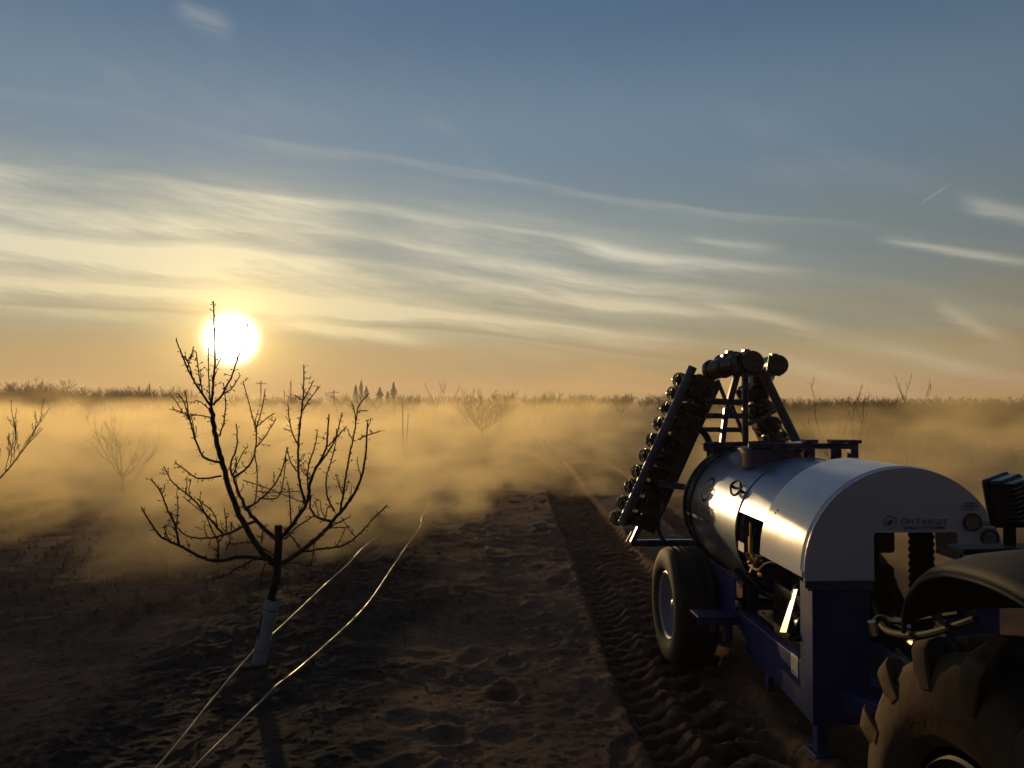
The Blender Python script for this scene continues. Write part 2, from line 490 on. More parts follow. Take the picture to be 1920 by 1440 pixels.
def smooth_path(pts, n):
    out = []
    k = len(pts)
    for i in range(k - 1):
        p0 = pts[max(i - 1, 0)]; p1 = pts[i]; p2 = pts[i + 1]; p3 = pts[min(i + 2, k - 1)]
        for j in range(n):
            t = j / n
            out.append(0.5 * ((2 * p1) + (p2 - p0) * t + (2 * p0 - 5 * p1 + 4 * p2 - p3) * t * t + (3 * p1 - p0 - 3 * p2 + p3) * t ** 3))
    out.append(pts[-1].copy())
    return out

# the young almond tree by the hoses: limbs laid out one by one, each with its own reach towards or away from the lane
TY = 5.05
root = at(484, 1266, TY)
almond = empty('almond_tree', (root.x, root.y, gz(root.x, root.y)))
tag(almond, 'bare young almond tree with white trunk wrap standing against the setting sun', 'tree')
LIMBS = [
 ('trunk', [(434, 1390), (462, 1200), (492, 1090), (510, 1020), (513, 960), (516, 900), (515, 842)], 0.030, 0.021, 0.0),
 (0, [(508, 985), (460, 940), (410, 870), (370, 790), (340, 710), (320, 640), (300, 560), (285, 480), (276, 425)], 0.0235, 0.013, -0.15),
 (1, [(276, 425), (283, 350), (290, 250), (287, 130), (285, 46)], 0.010, 0.0035, -0.05),
 (1, [(272, 415), (240, 370), (205, 310), (178, 250), (153, 187)], 0.009, 0.0035, 0.16),
 (1, [(208, 315), (198, 275), (184, 240)], 0.006, 0.003, 0.05), (1, [(192, 262), (205, 240), (214, 208)], 0.0045, 0.003, -0.04),
 (1, [(246, 375), (234, 310), (222, 225)], 0.006, 0.003, -0.06), (1, [(274, 420), (268, 330), (266, 212)], 0.006, 0.003, 0.08),
 (1, [(286, 415), (318, 375), (348, 315), (368, 256), (390, 195), (408, 127)], 0.008, 0.003, -0.12),
 (1, [(318, 378), (350, 355), (380, 310)], 0.006, 0.003, 0.1), (1, [(306, 525), (320, 480), (328, 405), (320, 338)], 0.006, 0.003, 0.2),
 (1, [(318, 622), (268, 610), (244, 592), (218, 530), (198, 458), (178, 402), (160, 374)], 0.010, 0.003, 0.22),
 (1, [(197, 455), (165, 438), (133, 430)], 0.006, 0.003, 0.05), (1, [(195, 450), (190, 400), (183, 364)], 0.005, 0.003, -0.05),
 (1, [(175, 440), (150, 400), (135, 385)], 0.004, 0.0025, 0.02),
 (1, [(268, 430), (240, 405), (220, 398)], 0.004, 0.003, 0.03), (1, [(275, 460), (235, 452), (200, 450)], 0.004, 0.003, 0.06),
 (1, [(312, 668), (232, 676), (186, 647), (149, 620)], 0.007, 0.003, -0.18),
 (2, [(508, 892), (450, 842), (400, 782), (372, 722), (356, 672), (345, 628), (368, 560), (365, 483)], 0.017, 0.004, 0.30),
 (2, [(358, 672), (402, 640), (430, 590), (436, 505), (418, 440), (389, 330)], 0.010, 0.003, 0.15),
 (2, [(436, 500), (456, 430), (468, 360)], 0.006, 0.003, -0.06), (2, [(440, 492), (470, 466), (502, 444)], 0.005, 0.003, 0.07),
 (2, [(432, 570), (470, 525), (505, 468)], 0.006, 0.003, -0.10), (2, [(355, 665), (385, 590), (408, 562)], 0.005, 0.003, 0.05),
 (2, [(430, 590), (440, 660), (430, 760), (400, 785)], 0.005, 0.004, 0.05),
 (2, [(402, 782), (452, 750), (500, 700), (530, 640), (546, 570)], 0.009, 0.003, -0.10),
 (2, [(460, 748), (510, 745), (530, 700), (542, 600)], 0.006, 0.003, 0.14),
 (2, [(390, 682), (500, 720), (618, 768)], 0.0045, 0.003, 0.05), (2, [(430, 722), (500, 726), (590, 722)], 0.0035, 0.0025, 0.1),
 (3, [(492, 968), (400, 955), (300, 968), (240, 955), (160, 912), (100, 884), (60, 832), (29, 779)], 0.0165, 0.0035, -0.30),
 (3, [(162, 912), (150, 850), (122, 790), (95, 722), (62, 680)], 0.009, 0.003, -0.10), (3, [(152, 852), (158, 790), (154, 728)], 0.005, 0.0025, 0.06),
 (3, [(155, 868), (135, 848), (118, 842)], 0.004, 0.002, 0.02), (3, [(300, 966), (300, 905), (276, 850), (232, 748)], 0.008, 0.003, 0.10),
 (3, [(300, 905), (330, 860), (322, 780)], 0.006, 0.003, -0.10), (3, [(330, 930), (345, 880), (350, 830)], 0.005, 0.003, 0.05),
 (3, [(240, 955), (205, 935), (190, 900)], 0.004, 0.002, 0.02),
 (4, [(440, 826), (390, 846), (322, 878), (250, 889), (190, 880), (152, 846)], 0.012, 0.004, 0.28),
 (4, [(318, 874), (262, 808), (200, 740), (140, 690), (109, 634)], 0.009, 0.003, 0.18), (4, [(298, 850), (285, 800), (225, 748)], 0.005, 0.003, -0.05),
 (4, [(262, 808), (212, 770), (175, 740)], 0.004, 0.002, 0.05),
 (5, [(520, 890), (570, 832), (615, 766), (626, 700), (642, 650), (680, 582), (690, 520), (695, 448)], 0.017, 0.0035, -0.25),
 (5, [(612, 768), (590, 690), (585, 600), (590, 500), (600, 420), (605, 340), (605, 272)], 0.0115, 0.0035, 0.12),
 (5, [(598, 440), (622, 400), (664, 348)], 0.006, 0.003, 0.06), (5, [(600, 402), (622, 365), (640, 328)], 0.005, 0.003, -0.06),
 (5, [(586, 562), (560, 500), (548, 412)], 0.006, 0.003, -0.10), (5, [(600, 400), (585, 388), (572, 382)], 0.004, 0.003, 0.02),
 (5, [(622, 722), (620, 640), (645, 560), (654, 503)], 0.007, 0.003, 0.14), (5, [(646, 645), (700, 570), (725, 510), (740, 443)], 0.008, 0.003, 0.10),
 (5, [(690, 562), (722, 530), (757, 492)], 0.005, 0.003, -0.06), (5, [(590, 660), (560, 620), (545, 565)], 0.005, 0.003, 0.1),
 (5, [(560, 845), (555, 740), (548, 690)], 0.006, 0.003, 0.12), (5, [(630, 690), (600, 640), (570, 610)], 0.004, 0.002, 0.08),
 (6, [(528, 978), (600, 932), (680, 862), (730, 802), (780, 740), (810, 670), (825, 590), (832, 478)], 0.0195, 0.005, 0.22),
 (6, [(736, 792), (746, 720), (760, 640), (775, 560), (790, 480), (800, 420), (837, 374)], 0.010, 0.003, -0.12),
 (6, [(790, 482), (784, 430), (775, 408)], 0.005, 0.003, 0.04), (6, [(797, 440), (815, 436), (832, 436)], 0.004, 0.003, -0.03),
 (6, [(830, 500), (840, 480), (843, 462)], 0.004, 0.003, 0.03), (6, [(798, 538), (840, 520), (878, 508)], 0.005, 0.003, 0.08),
 (6, [(714, 792), (690, 742), (685, 680), (700, 622), (716, 560), (722, 500)], 0.008, 0.003, 0.25),
 (6, [(705, 830), (655, 815), (628, 780), (632, 735)], 0.012, 0.005, 0.10), (6, [(782, 545), (768, 520), (762, 500)], 0.004, 0.003, 0.03),
 (6, [(600, 936), (680, 925), (742, 915), (800, 876), (850, 820), (901, 771)], 0.009, 0.0035, -0.30),
 (6, [(640, 902), (700, 850), (772, 812)], 0.006, 0.003, -0.10), (6, [(700, 852), (740, 850), (770, 848)], 0.005, 0.003, 0.05),
 (6, [(640, 905), (640, 950), (625, 985)], 0.004, 0.003, 0.05), (6, [(600, 935), (560, 880), (530, 850), (520, 860)], 0.006, 0.004, 0.1),
 (6, [(540, 890), (580, 850), (640, 810)], 0.008, 0.004, 0.2),
 (7, [(500, 962), (440, 960), (390, 985), (300, 1030), (222, 1041)], 0.008, 0.003, -0.25), (7, [(470, 975), (456, 1020), (450, 1088)], 0.006, 0.003, -0.08),
 (7, [(430, 962), (405, 975), (390, 1000)], 0.005, 0.003, 0.05), (7, [(528, 985), (580, 975), (610, 985), (650, 965)], 0.006, 0.003, -0.15),
 (7, [(560, 985), (590, 1010), (605, 1030)], 0.004, 0.002, -0.05), (7, [(500, 950), (420, 905), (340, 910)], 0.006, 0.003, -0.2),
 (7, [(455, 905), (458, 870), (470, 840)], 0.005, 0.003, -0.15), (7, [(520, 1040), (540, 1080), (556, 1020)], 0.004, 0.002, -0.06),
]
rng = random.Random(5)
known = []                                             # (photo trace, depth) pairs of everything built so far
parts = {}
for key, tr, r0, r1, dep in LIMBS:
    x0, y0 = tr[0]
    base_d = 0.0 if key == 'trunk' else min(known, key=lambda k: (k[0] - x0) ** 2 + (k[1] - y0) ** 2)[2]
    n = len(tr); P3 = []
    for i, (zx, zy) in enumerate(tr):
        f = i / (n - 1)
        d = base_d + dep * f ** 1.2 * (2.1 if key != 'trunk' else 0)
        P3.append(at(250 + zx / 1.894, 540 + zy / 1.894, TY + d))
    pts = smooth_path(P3, 5); m = len(pts)
    rk = 1.0 if key == 'trunk' else 0.92
    rads = [(r0 + (r1 * 1.15 - r0) * (i / (m - 1)) ** 0.75) * rk for i in range(m)]
    for i, q in enumerate(pts):                        # slight kinks at the nodes
        if 0 < i < m - 1 and key != 'trunk': q += Vector((rng.gauss(0, 1), rng.gauss(0, 1), rng.gauss(0, 1))) * min(0.0025, rads[i] * 0.25)
    for i in range(n):
        for s_ in range(1 if i == n - 1 else 4):
            a_ = tr[i]; b_ = tr[min(i + 1, n - 1)]; w_ = s_ / 4
            f = (i + w_) / (n - 1)
            known.append((a_[0] + (b_[0] - a_[0]) * w_, a_[1] + (b_[1] - a_[1]) * w_, base_d + dep * f ** 1.2 * (2.1 if key != 'trunk' else 0)))
    mb = parts.setdefault(key, MB())
    pl = [q - almond.location for q in pts]
    mb.tube(pl, rads, 9 if r0 > 0.014 else 6)
    if key != 'trunk' and r0 > 0.0085:                  # slender upright shoots of last year
        for _k in range(int(1 + 4 * r0 / 0.02)):
            i = rng.randint(int(m * .15), int(m * .7)); d_ = Vector((rng.gauss(0, .45), rng.gauss(0, .45), 1)).normalized()
            ln = rng.uniform(.04, .15); q0 = pl[i]; bend = Vector((rng.gauss(0, .03), rng.gauss(0, .03), 0))
            sp_ = [q0, q0 + d_ * ln * .5 + bend * .4, q0 + d_ * ln + Vector((0, 0, ln * .12)) + bend * .2]
            mb.tube(sp_, [.0034, .0029, .0022], 5); add_buds(mb, sp_, [.003] * 3, rng, 0.022, 1.15)
    if key != 'trunk': add_buds(mb, pl, rads, rng, gap=0.024 if r0 < 0.012 else 0.04, size=1.2)
for key, mb in parts.items():
    mb.build('trunk' if key == 'trunk' else 'branch', bark if key == 'trunk' else twig_mat, almond, True, 60)
# folded paper wrap around the foot of the trunk
g = MB(); A = at(483, 1270, TY) - almond.location; B = at(512, 1124, TY) - almond.location
A.z = -0.02
prof_pts = []
ax = (B - A).normalized(); sx = Vector((1, 0, 0)); sx = (sx - ax * sx.dot(ax)).normalized(); sy = ax.cross(sx)
rows = 14; m = 14
for i in range(rows + 1):
    f = i / rows
    for j in range(m):
        a = 2 * math.pi * j / m
        sq = 1 / max(abs(math.cos(a)), abs(math.sin(a)) * 1.25)          # squarish carton
        rr = (0.043 + 0.006 * f) * (0.7 + 0.3 * sq) * (1 + 0.05 * math.sin(7 * f + 2 * a) + rng.gauss(0, 0.02))
        off = 0.02 * (1 if (f > 0.93 and j in (0, 1, 13)) else 0)
        prof_pts.append(A + (B - A) * f + sx * math.cos(a) * rr + sy * math.sin(a) * rr * 0.8 + ax * off)
gf = [(i * m + j, i * m + (j + 1) % m, (i + 1) * m + (j + 1) % m, (i + 1) * m + j) for i in range(rows) for j in range(m)]
g.add(prof_pts, gf)
go = g.build('trunk_guard', paper, almond, False)
go['label'] = 'white paper wrap around the foot of the trunk'
sd = go.modifiers.new('thick', 'SOLIDIFY'); sd.thickness = 0.003
tie = MB().tube([A + (B - A) * 0.86 + sx * math.cos(a) * 0.056 + sy * math.sin(a) * 0.05 for a in np.linspace(0, 6.283, 17)], 0.003, 5, False)
tie.build('tie', twig_mat, almond)

def bare_tree(seed, height=2.0, spread=1.0, trunk_h=0.5, limbs=6, twigs=9, sub=3, r0=0.035, sides=5, buds=False, rtip=0.0035, seg=6):
    """vase-shaped leafless orchard tree -> (trunk MB, crown MB)"""
    rg = random.Random(seed); T = MB(); C = MB()
    top = Vector((rg.uniform(-.04, .04), rg.uniform(-.04, .04), trunk_h))
    T.tube([Vector((0, 0, -0.08)), Vector((0, 0, trunk_h * .5)) + top * 0.1, top], [r0 * 1.25, r0, r0 * 0.95], 8)
    def shoot(p, d, L, r, depth):
        n = seg if depth else 6; pts = [p]; q = p.copy(); dd = d.copy()
        for i in range(n):
            dd = (dd + Vector((rg.gauss(0, .10), rg.gauss(0, .10), 0.13 + rg.gauss(0, .06)))).normalized()
            q = q + dd * (L / n); pts.append(q.copy())
        rs = [r + (rtip - r) * (i / n) for i in range(n + 1)]
        C.tube(pts, rs, sides if depth == 0 else 4 if depth == 1 else 3, False)
        if buds: add_buds(C, pts, rs, rg, 0.05, 1.3, 3)
        if depth < 2:
            for k in range(twigs if depth == 0 else sub):
                f = rg.uniform(0.22, 0.97); i = min(int(f * n), n - 1)
                b = pts[i] + (pts[i + 1] - pts[i]) * (f * n - i)
                sd = dd.orthogonal(); sd.rotate(Quaternion(dd, rg.uniform(0, 6.283)))
                nd = ((pts[i + 1] - pts[i]).normalized() * rg.uniform(.5, 1.1) + sd.normalized() * rg.uniform(.5, 1.0) + Vector((0, 0, .3))).normalized()
                shoot(b, nd, L * rg.uniform(.28, .58) * (1 - .3 * f), max(rs[i] * .55, rtip), depth + 1)
    for k in range(limbs):
        a = 2 * math.pi * (k + rg.uniform(-.3, .3)) / limbs; tilt = rg.uniform(.55, 1.25) * spread
        d = Vector((math.cos(a) * tilt, math.sin(a) * tilt, rg.uniform(.5, .95))).normalized()
        shoot(top - Vector((0, 0, rg.uniform(0, .12) * trunk_h)), d, (height - trunk_h) * rg.uniform(.85, 1.2), r0 * rg.uniform(.45, .65), 0)
    return T, C

_tree_cache = {}
def place_tree(name, variant, loc, scale, rz, label, group=None, cat='tree'):
    if variant not in _tree_cache:
        T, C = bare_tree(**TREE_KINDS[variant])
        t_ = T.build('trunk', bark, None, True, 60); c_ = C.build('crown', twig_mat, None, True, 60)
        _tree_cache[variant] = (t_.data, c_.data)
        for o_ in (t_, c_): bpy.data.objects.remove(o_)
    e = empty(name, loc, rz); e.scale = (scale,) * 3
    for nm, dt in zip(('trunk', 'crown'), _tree_cache[variant]):
        o_ = bpy.data.objects.new(nm, dt); col.objects.link(o_); o_.parent = e
    return tag(e, label, cat, group)

TREE_KINDS = {
    'row': dict(seed=21, height=1.75, spread=1.0, trunk_h=0.45, limbs=8, twigs=8, sub=3, r0=0.034, rtip=0.004),
    'row2': dict(seed=33, height=1.8, spread=0.95, trunk_h=0.5, limbs=7, twigs=8, sub=4, r0=0.034, rtip=0.004, buds=False),
    'left': dict(seed=8, height=1.9, spread=1.0, trunk_h=0.45, limbs=9, twigs=7, sub=3, r0=0.036, rtip=0.004, buds=True),
    'bushy': dict(seed=57, height=2.1, spread=1.7, trunk_h=0.45, limbs=14, twigs=13, sub=5, seg=3, r0=0.05, rtip=0.006, sides=4),
    'stems': dict(seed=91, height=2.05, spread=0.42, trunk_h=0.3, limbs=6, twigs=2, sub=1, r0=0.03, rtip=0.005, buds=True),
    'whip': dict(seed=14, height=2.2, spread=0.16, trunk_h=0.5, limbs=2, twigs=5, sub=1, r0=0.024, rtip=0.006),
    'far': dict(seed=63, height=2.0, spread=1.5, trunk_h=0.5, limbs=9, twigs=9, sub=4, r0=0.05, rtip=0.007, sides=4, seg=2),
    'far2': dict(seed=64, height=1.9, spread=1.7, trunk_h=0.5, limbs=9, twigs=9, sub=4, r0=0.05, rtip=0.007, sides=4, seg=2),
}
def spot(px, Y):
    p_ = at(px, 748, Y); return (p_.x, Y, gz(p_.x, Y) if Y < 60 else 0.0)
place_tree('orchard_tree', 'left', spot(-120, 8.1), 0.84, 0.6, 'bare orchard tree cut off by the left edge of the photo')
place_tree('orchard_tree', 'row', spot(232, 14.0), 0.72, 2.1, 'small bare orchard tree veiled in golden mist left of the sun')
place_tree('orchard_tree', 'bushy', spot(905, 33), 0.92, 0.3, 'dense rounded bare tree rising dark out of the mist at the end of the lane')
place_tree('orchard_tree', 'bushy', spot(1020, 52), 1.0, 1.9, 'smaller rounded bare tree on the horizon between the dense round one and the sprayer tower')
place_tree('orchard_tree', 'bushy', spot(1098, 66), 0.98, 4.0, 'faint rounded bare tree on the horizon, second from the sprayer tower')
place_tree('orchard_tree', 'bushy', spot(955, 60), 0.92, 5.0, 'faint rounded bare tree on the horizon right beside the dense round one')
place_tree('orchard_tree', 'bushy', spot(1165, 78), 1.05, 2.2, 'hazy rounded bare tree low on the horizon just left of the fan tower')
place_tree('orchard_tree', 'bushy', spot(770, 74), 0.95, 3.1, 'hazy rounded bare tree low on the horizon right below the evergreens')
place_tree('orchard_tree', 'whip', spot(815, 48), 1.05, 0.4, 'thin whip-like young tree on the horizon right of the tall dark evergreens')
place_tree('orchard_tree', 'whip', spot(848, 52), 1.05, 2.6, 'thin young tree on the horizon just left of the dense round bare tree')
place_tree('orchard_tree', 'stems', spot(1580, 12.8), 0.80, 0.9, 'bare young tree with upright stems above the tank, beyond the sprayer tower')
place_tree('orchard_tree', 'whip', spot(1712, 19), 0.86, 3.4, 'lone forked shoot standing above the hedge-like orchard on the right')

# the orchard blocks far left and far right: too thick to count, one mass each
def orchard_mass(name, label, spots, kinds=('far', 'far2')):
    vs_, fs_ = [], []; off = 0
    protos = []
    for k in kinds:
        T, C = bare_tree(**TREE_KINDS[k]); T.add(C.v, C.f)
        protos.append((np.array(T.v), T.f))
    rg = np.random.RandomState(3)
    for (x, y, s_) in spots:
        pv, pf = protos[rg.randint(len(protos))]; a = rg.uniform(0, 6.283)
        q = pv * s_; w = np.empty_like(q)
        w[:, 0] = q[:, 0] * math.cos(a) - q[:, 1] * math.sin(a) + x; w[:, 1] = q[:, 0] * math.sin(a) + q[:, 1] * math.cos(a) + y; w[:, 2] = q[:, 2]
        vs_.append(w); fs_ += [tuple(i + off for i in f) for f in pf]; off += len(q)
    me_ = bpy.data.meshes.new(name); me_.from_pydata(np.concatenate(vs_).tolist(), [], fs_); me_.materials.append(twig_mat)
    o_ = bpy.data.objects.new(name, me_); col.objects.link(o_)
    return tag(o_, label, 'orchard', kind='stuff')
rg = np.random.RandomState(4)
sp = []
for row in range(5):
    Y0 = 21 + row * 5.0
    for k in range(26):
        px = 1330 + k * 31 + rg.uniform(-8, 8)
        sp.append(((px - 960) / 1450 * Y0, Y0 + rg.uniform(-.5, .5), rg.uniform(.74, .90)))
orchard_mass('orchard_rows', 'dense dark band of bare orchard trees along the horizon on the right', sp)
sp = []
for row in range(5):
    Y0 = 80 + row * 20.0
    for k in range(20):
        px = -150 + k * 25 + rg.uniform(-8, 8)
        sp.append(((px - 960) / 1450 * Y0, Y0 + rg.uniform(-4, 4), rg.uniform(1.1, 1.75) * (1.18 - 0.22 * k / 20)))
for row in range(3):
    Y0 = 100 + row * 30
    for k in range(26):
        px = 340 + k * 36 + rg.uniform(-12, 12)
        sp.append(((px - 960) / 1450 * Y0, Y0 + rg.uniform(-2, 2), rg.uniform(.85, 1.35)))
orchard_mass('orchard_rows', 'hazy band of bare orchard trees along the horizon on the left and centre', sp)

# tall dark evergreens far off
leafm = mat('evergreen_foliage', (0.045, 0.055, 0.03), 0.8)
def evergreen(px, Y, top_py, width_px, label, seed, shape=0.6):
    rg = random.Random(seed); p_ = at(px, 748, Y); h = at(px, top_py, Y).z; w = width_px / 1450 * Y / 2
    e = empty('evergreen_tree', (p_.x, Y, 0)); 
    MB().tube([(0, 0, -.2), (0.05, 0, h * .5), (0, 0, h * .97)], [w * .16, w * .11, w * .02], 7).build('trunk', bark, e, True)
    c_ = MB()
    for k in range(1500):
        f = rg.random() ** 0.8; z = h * (0.12 + 0.88 * f)
        lob = 0.72 + 0.28 * math.sin(9 * f + seed) * math.sin(23 * f + 2 * seed)
        rr = w * lob * min(1.0, (1 - f) * 1.9 + 0.10) * math.sqrt(rg.random()); a = rg.uniform(0, 6.283)
        q = Vector((math.cos(a) * rr, math.sin(a) * rr, z + rg.gauss(0, .1))); s_ = rg.uniform(.10, .26) * w * .55
        d1 = Vector((rg.gauss(0, 1), rg.gauss(0, 1), rg.gauss(0, 1))).normalized(); d2 = d1.orthogonal().normalized()
        c_.add([q - d1 * s_, q + d2 * s_ * .6, q + d1 * s_, q - d2 * s_ * .6], [(0, 1, 2, 3)])
    c_.build('crown', leafm, e)
    return tag(e, label, 'tree', 'evergreens on the horizon')
evergreen(667, 210, 722, 15, 'leftmost and lowest of the three tall evergreens standing together on the horizon', 1)
evergreen(677, 214, 713, 13, 'tallest middle one of the three evergreens standing together on the horizon', 2)
evergreen(687, 212, 724, 13, 'right one of the three evergreens standing close together on the horizon', 3)
evergreen(712, 220, 727, 18, 'lone short evergreen between the group of three and the tall narrow one', 4)
evergreen(738, 205, 717, 17, 'tall narrow evergreen at the right end of the horizon evergreens', 5)
evergreen(727, 214, 734, 12, 'lowest small evergreen touching the left side of the tall narrow one', 6)

# utility poles
wood = mat('weathered_pole_wood', (0.10, 0.075, 0.055), 0.9)
def pole(px, top, Y, arm, label):
    b_ = at(px, 748, Y); h = at(px, top, Y).z
    e = empty('utility_pole', (b_.x, Y, 0))
    MB().tube([(0, 0, -.2), (0.02, 0, h)], [0.19, 0.14], 8).build('post', wood, e, True)
    if arm:
        MB().bar((-1.25, 0.12, h - .7), (1.25, 0.12, h - .7), .16, .16).build('crossarm', wood, e)
        for q in (-1.1, -.4, .4, 1.1): MB().tube([(q, .12, h - .62), (q, .12, h - .38)], .06, 6).build('insulator', wood, e)
    return tag(e, label, 'pole', 'utility poles on the horizon')
pole(280, 719, 190, False, 'plain thin pole on the horizon left of the sun')
pole(489, 714, 200, True, 'utility pole with crossarm on the horizon just right below the sun')
pole(533, 732, 215, False, 'short pole on the horizon left of the tallest pole')
pole(545, 714, 195, False, 'tallest plain pole on the horizon right of the sun')
pole(626, 731, 215, True, 'utility pole with crossarm on the horizon near the group of evergreens')
st_ = spot(757, 22)
e = empty('stake', st_); MB().tube([(0, 0, -.1), (-.04, 0, 1.68)], .022, 6).build('post', wood, e); MB().tube([(0.05, 0, -.1), (0.13, 0, 1.3)], .014, 6).build('brace', wood, e)
tag(e, 'short dark wooden stake in the mist below the evergreens', 'stake')
# ------------------------------------------------------------------ the sprayer
blue = mat('dark_blue_paint', (0.012, 0.030, 0.15), 0.42, spec=0.5, var=0.2, vscale=6, dust=0.28)
blue_clean = mat('dark_blue_gloss_paint', (0.012, 0.020, 0.10), 0.28, spec=0.5, rvar=0.08)
steel = mat('tank_stainless', (0.20, 0.235, 0.34), 0.34, metal=0.75, rvar=0.09, vscale=3, var=0.06, bump=0.0006, bscale=7)
white = mat('white_gloss_paint', (0.62, 0.62, 0.70), 0.23, spec=0.5, vscale=4, coat=0.35, dust=0.12, var=0.05)
black = mat('black_plastic', (0.012, 0.012, 0.013), 0.30, spec=0.5, rvar=0.1)
black_matt = mat('black_rubber_hose', (0.014, 0.012, 0.011), 0.8, spec=0.25)
satin = mat('black_satin_paint', (0.011, 0.011, 0.013), 0.62, spec=0.3, dust=0.1)
tubem = mat('blue_grey_tube_paint', (0.05, 0.065, 0.115), 0.38, rvar=0.08, dust=0.1)
galv = mat('galvanised_steel', (0.55, 0.54, 0.52), 0.35, metal=1.0, rvar=0.1)
brass = mat('brass_fitting', (0.65, 0.48, 0.20), 0.3, metal=1.0)
rubber = mat('tyre_rubber', (0.018, 0.015, 0.013), 0.72, var=0.3, vscale=9, dust=0.16, bump=0.002, bscale=40)
rimgrey = mat('rim_white_paint', (0.30, 0.30, 0.34), 0.4, dust=0.3)
sticker = mat('sticker_white', (0.70, 0.68, 0.62), 0.55, var=0.08)
print_green = mat('print_green', (0.075, 0.13, 0.02), 0.5)
print_grey = mat('print_grey', (0.10, 0.105, 0.09), 0.5)
print_blue = mat('print_blue', (0.03, 0.045, 0.16), 0.5)
print_dark = mat('print_dark', (0.06, 0.05, 0.05), 0.5)
gaugem = mat('gauge_face', (0.20, 0.17, 0.17), 0.3, coat=0.8, var=0.4, vscale=60)

SP = empty('orchard_sprayer', (1.898, 3.75, 0), R(2.75))
tag(SP, 'dark blue trailed orchard sprayer with steel tank, white hood and fan tower', 'sprayer')
bpy.context.view_layer.update()
SPI = (Matrix.Translation(SP.location) @ Matrix.Rotation(R(2.75), 4, 'Z')).inverted()
def L(px, py, Y): return SPI @ at(px, py, Y)
RT, RH, ZC = 0.458, 0.492, 0.970

# tank: steel jacket with rolled seam beads, cut away on the sides in front
prof_ = [(2.34, 0.40), (2.35, RT - 0.03), (2.335, RT - 0.006), (2.31, RT), (1.60, RT), (1.118, RT), (1.114, RT + 0.006), (1.10, RT + 0.008), (1.086, RT + 0.006), (1.082, RT)]
tank = MB().lathe(prof_, (0, 0, ZC), (0, 1, 0), 72, False)
tank.lathe([(1.082, RT), (0.40, RT)], (0, 0, ZC), (0, 1, 0), 40, False, R(-163), R(-17), ref=(1, 0, 0))
tank.lathe([(0.40, RT - 0.004), (1.082, RT - 0.004)], (0, 0, ZC), (0, 1, 0), 40, False, R(-163), R(-17), ref=(1, 0, 0))
tank_o = tank.build('tank', steel, SP, True, 30)
MB().lathe([(2.33, 0.40), (2.40, 0.36), (2.44, 0.22), (2.45, 0.0)], (0, 0, ZC), (0, 1, 0), 48, False).build('tank_end', steel, SP, True, 50)
MB().lathe([(1.06, RT - 0.015), (1.045, RT - 0.03), (1.04, 0.0)], (0, 0, ZC), (0, 1, 0), 56, False).build('bulkhead', blue_clean, SP, True, 30)
# slotted black band round the rear of the tank
band_o = MB()
for y0, y1 in ((2.085, 2.135), (2.225, 2.275)):
    band_o.lathe([(y0, RT + .001), (y0, RT + .012), (y1, RT + .012), (y1, RT + .001)], (0, 0, ZC), (0, 1, 0), 64, False)
for k in range(30):
    if k % 3 != 2:
        a = 2 * math.pi * k / 30
        band_o.lathe([(2.132, RT + .002), (2.132, RT + .010), (2.228, RT + .010), (2.228, RT + .002)], (0, 0, ZC), (0, 1, 0), 3, False, a, a + 0.13)
band_o.build('tank_band', black, SP, True, 30)
# grab handle lying on the tank
c0 = L(1362, 904, 4.95)
nrm = Vector((c0.x, 0, c0.z - ZC)).normalized()
c0 = Vector((0, c0.y, ZC)) + nrm * (RT + 0.028); tx = Vector((0, 1, 0)); ty = nrm.cross(tx)
hp = [c0 + tx * a * 0.10 + ty * b * 0.055 for a, b in ((-1, 0.1), (-.6, .8), (.2, .75), (1, -.1), (.6, -.8), (-.2, -.75), (-1, 0.1))]
hd = MB().tube(smooth_path(hp, 3), 0.0085, 7, False)
for q in (hp[0], hp[3]): hd.tube([q, q - nrm * 0.034], 0.010, 7)
hd.build('grab_handle', black, SP, True)

# white hood: half shell with rolled lower lip, front wall with a notch
hood = MB()
n_ = 40
def arch(y, r, extra=0.0):
    return [Vector((-math.cos(math.pi * k / n_) * r, y, ZC + math.sin(math.pi * k / n_) * r)) for k in range(n_ + 1)]
for (ya, ra, yb, rb) in ((0.008, RH + .006, 0.03, RH + .012), (0.03, RH + .012, 0.555, RH + .012), (0.555, RH + .012, 0.565, RH + .006), (0.565, RH + .006, 0.40, RH + .003), (0.40, RH + .003, 0.02, RH + .001)):
    A_, B_ = arch(ya, ra), arch(yb, rb); m = len(A_)
    hood.add(A_ + B_, [(k, k + 1, m + k + 1, m + k) for k in range(m - 1)])
for sgn in (-1, 1):
    hood.box((sgn * (RH + .0065), 0.285, ZC - 0.014), (0.013, 0.55, 0.03), None, 0.003)
hood_o = hood.build('hood', white, SP, True, 35)
zb, zn = 0.925, 1.155; nx0, nx1 = -0.155, 0.262
outer = [(-RH - .006, zb), (-RH - .006, ZC)] + [(-math.cos(math.pi * k / n_) * (RH + .006), ZC + math.sin(math.pi * k / n_) * (RH + .006)) for k in range(1, n_)] + [(RH + .006, ZC), (RH + .006, zb)]
poly = outer + [(nx1, zb), (nx1, zn - .012), (nx1 - .012, zn), (nx0 + .008, zn), (nx0, zn - .008), (nx0, zb)]
fr_ = MB().prism([(x, -0.004, z) for x, z in poly], (0, 0.010, 0)).build('hood_front', white, SP, False)
for bx, bz in ((-0.47, 1.19), (-0.455, 1.205)):
    q = Vector((bx, 0.40, bz))
    nn = Vector((bx, 0, bz - ZC)).normalized(); q = Vector((0, 0.46 - (bz - 1.19), ZC)) + nn * (RH + .0115)
    MB().lathe([(0, .006), (.003, .0055), (.004, 0)], q, nn, 10, True).build('rivet', print_dark, SP)
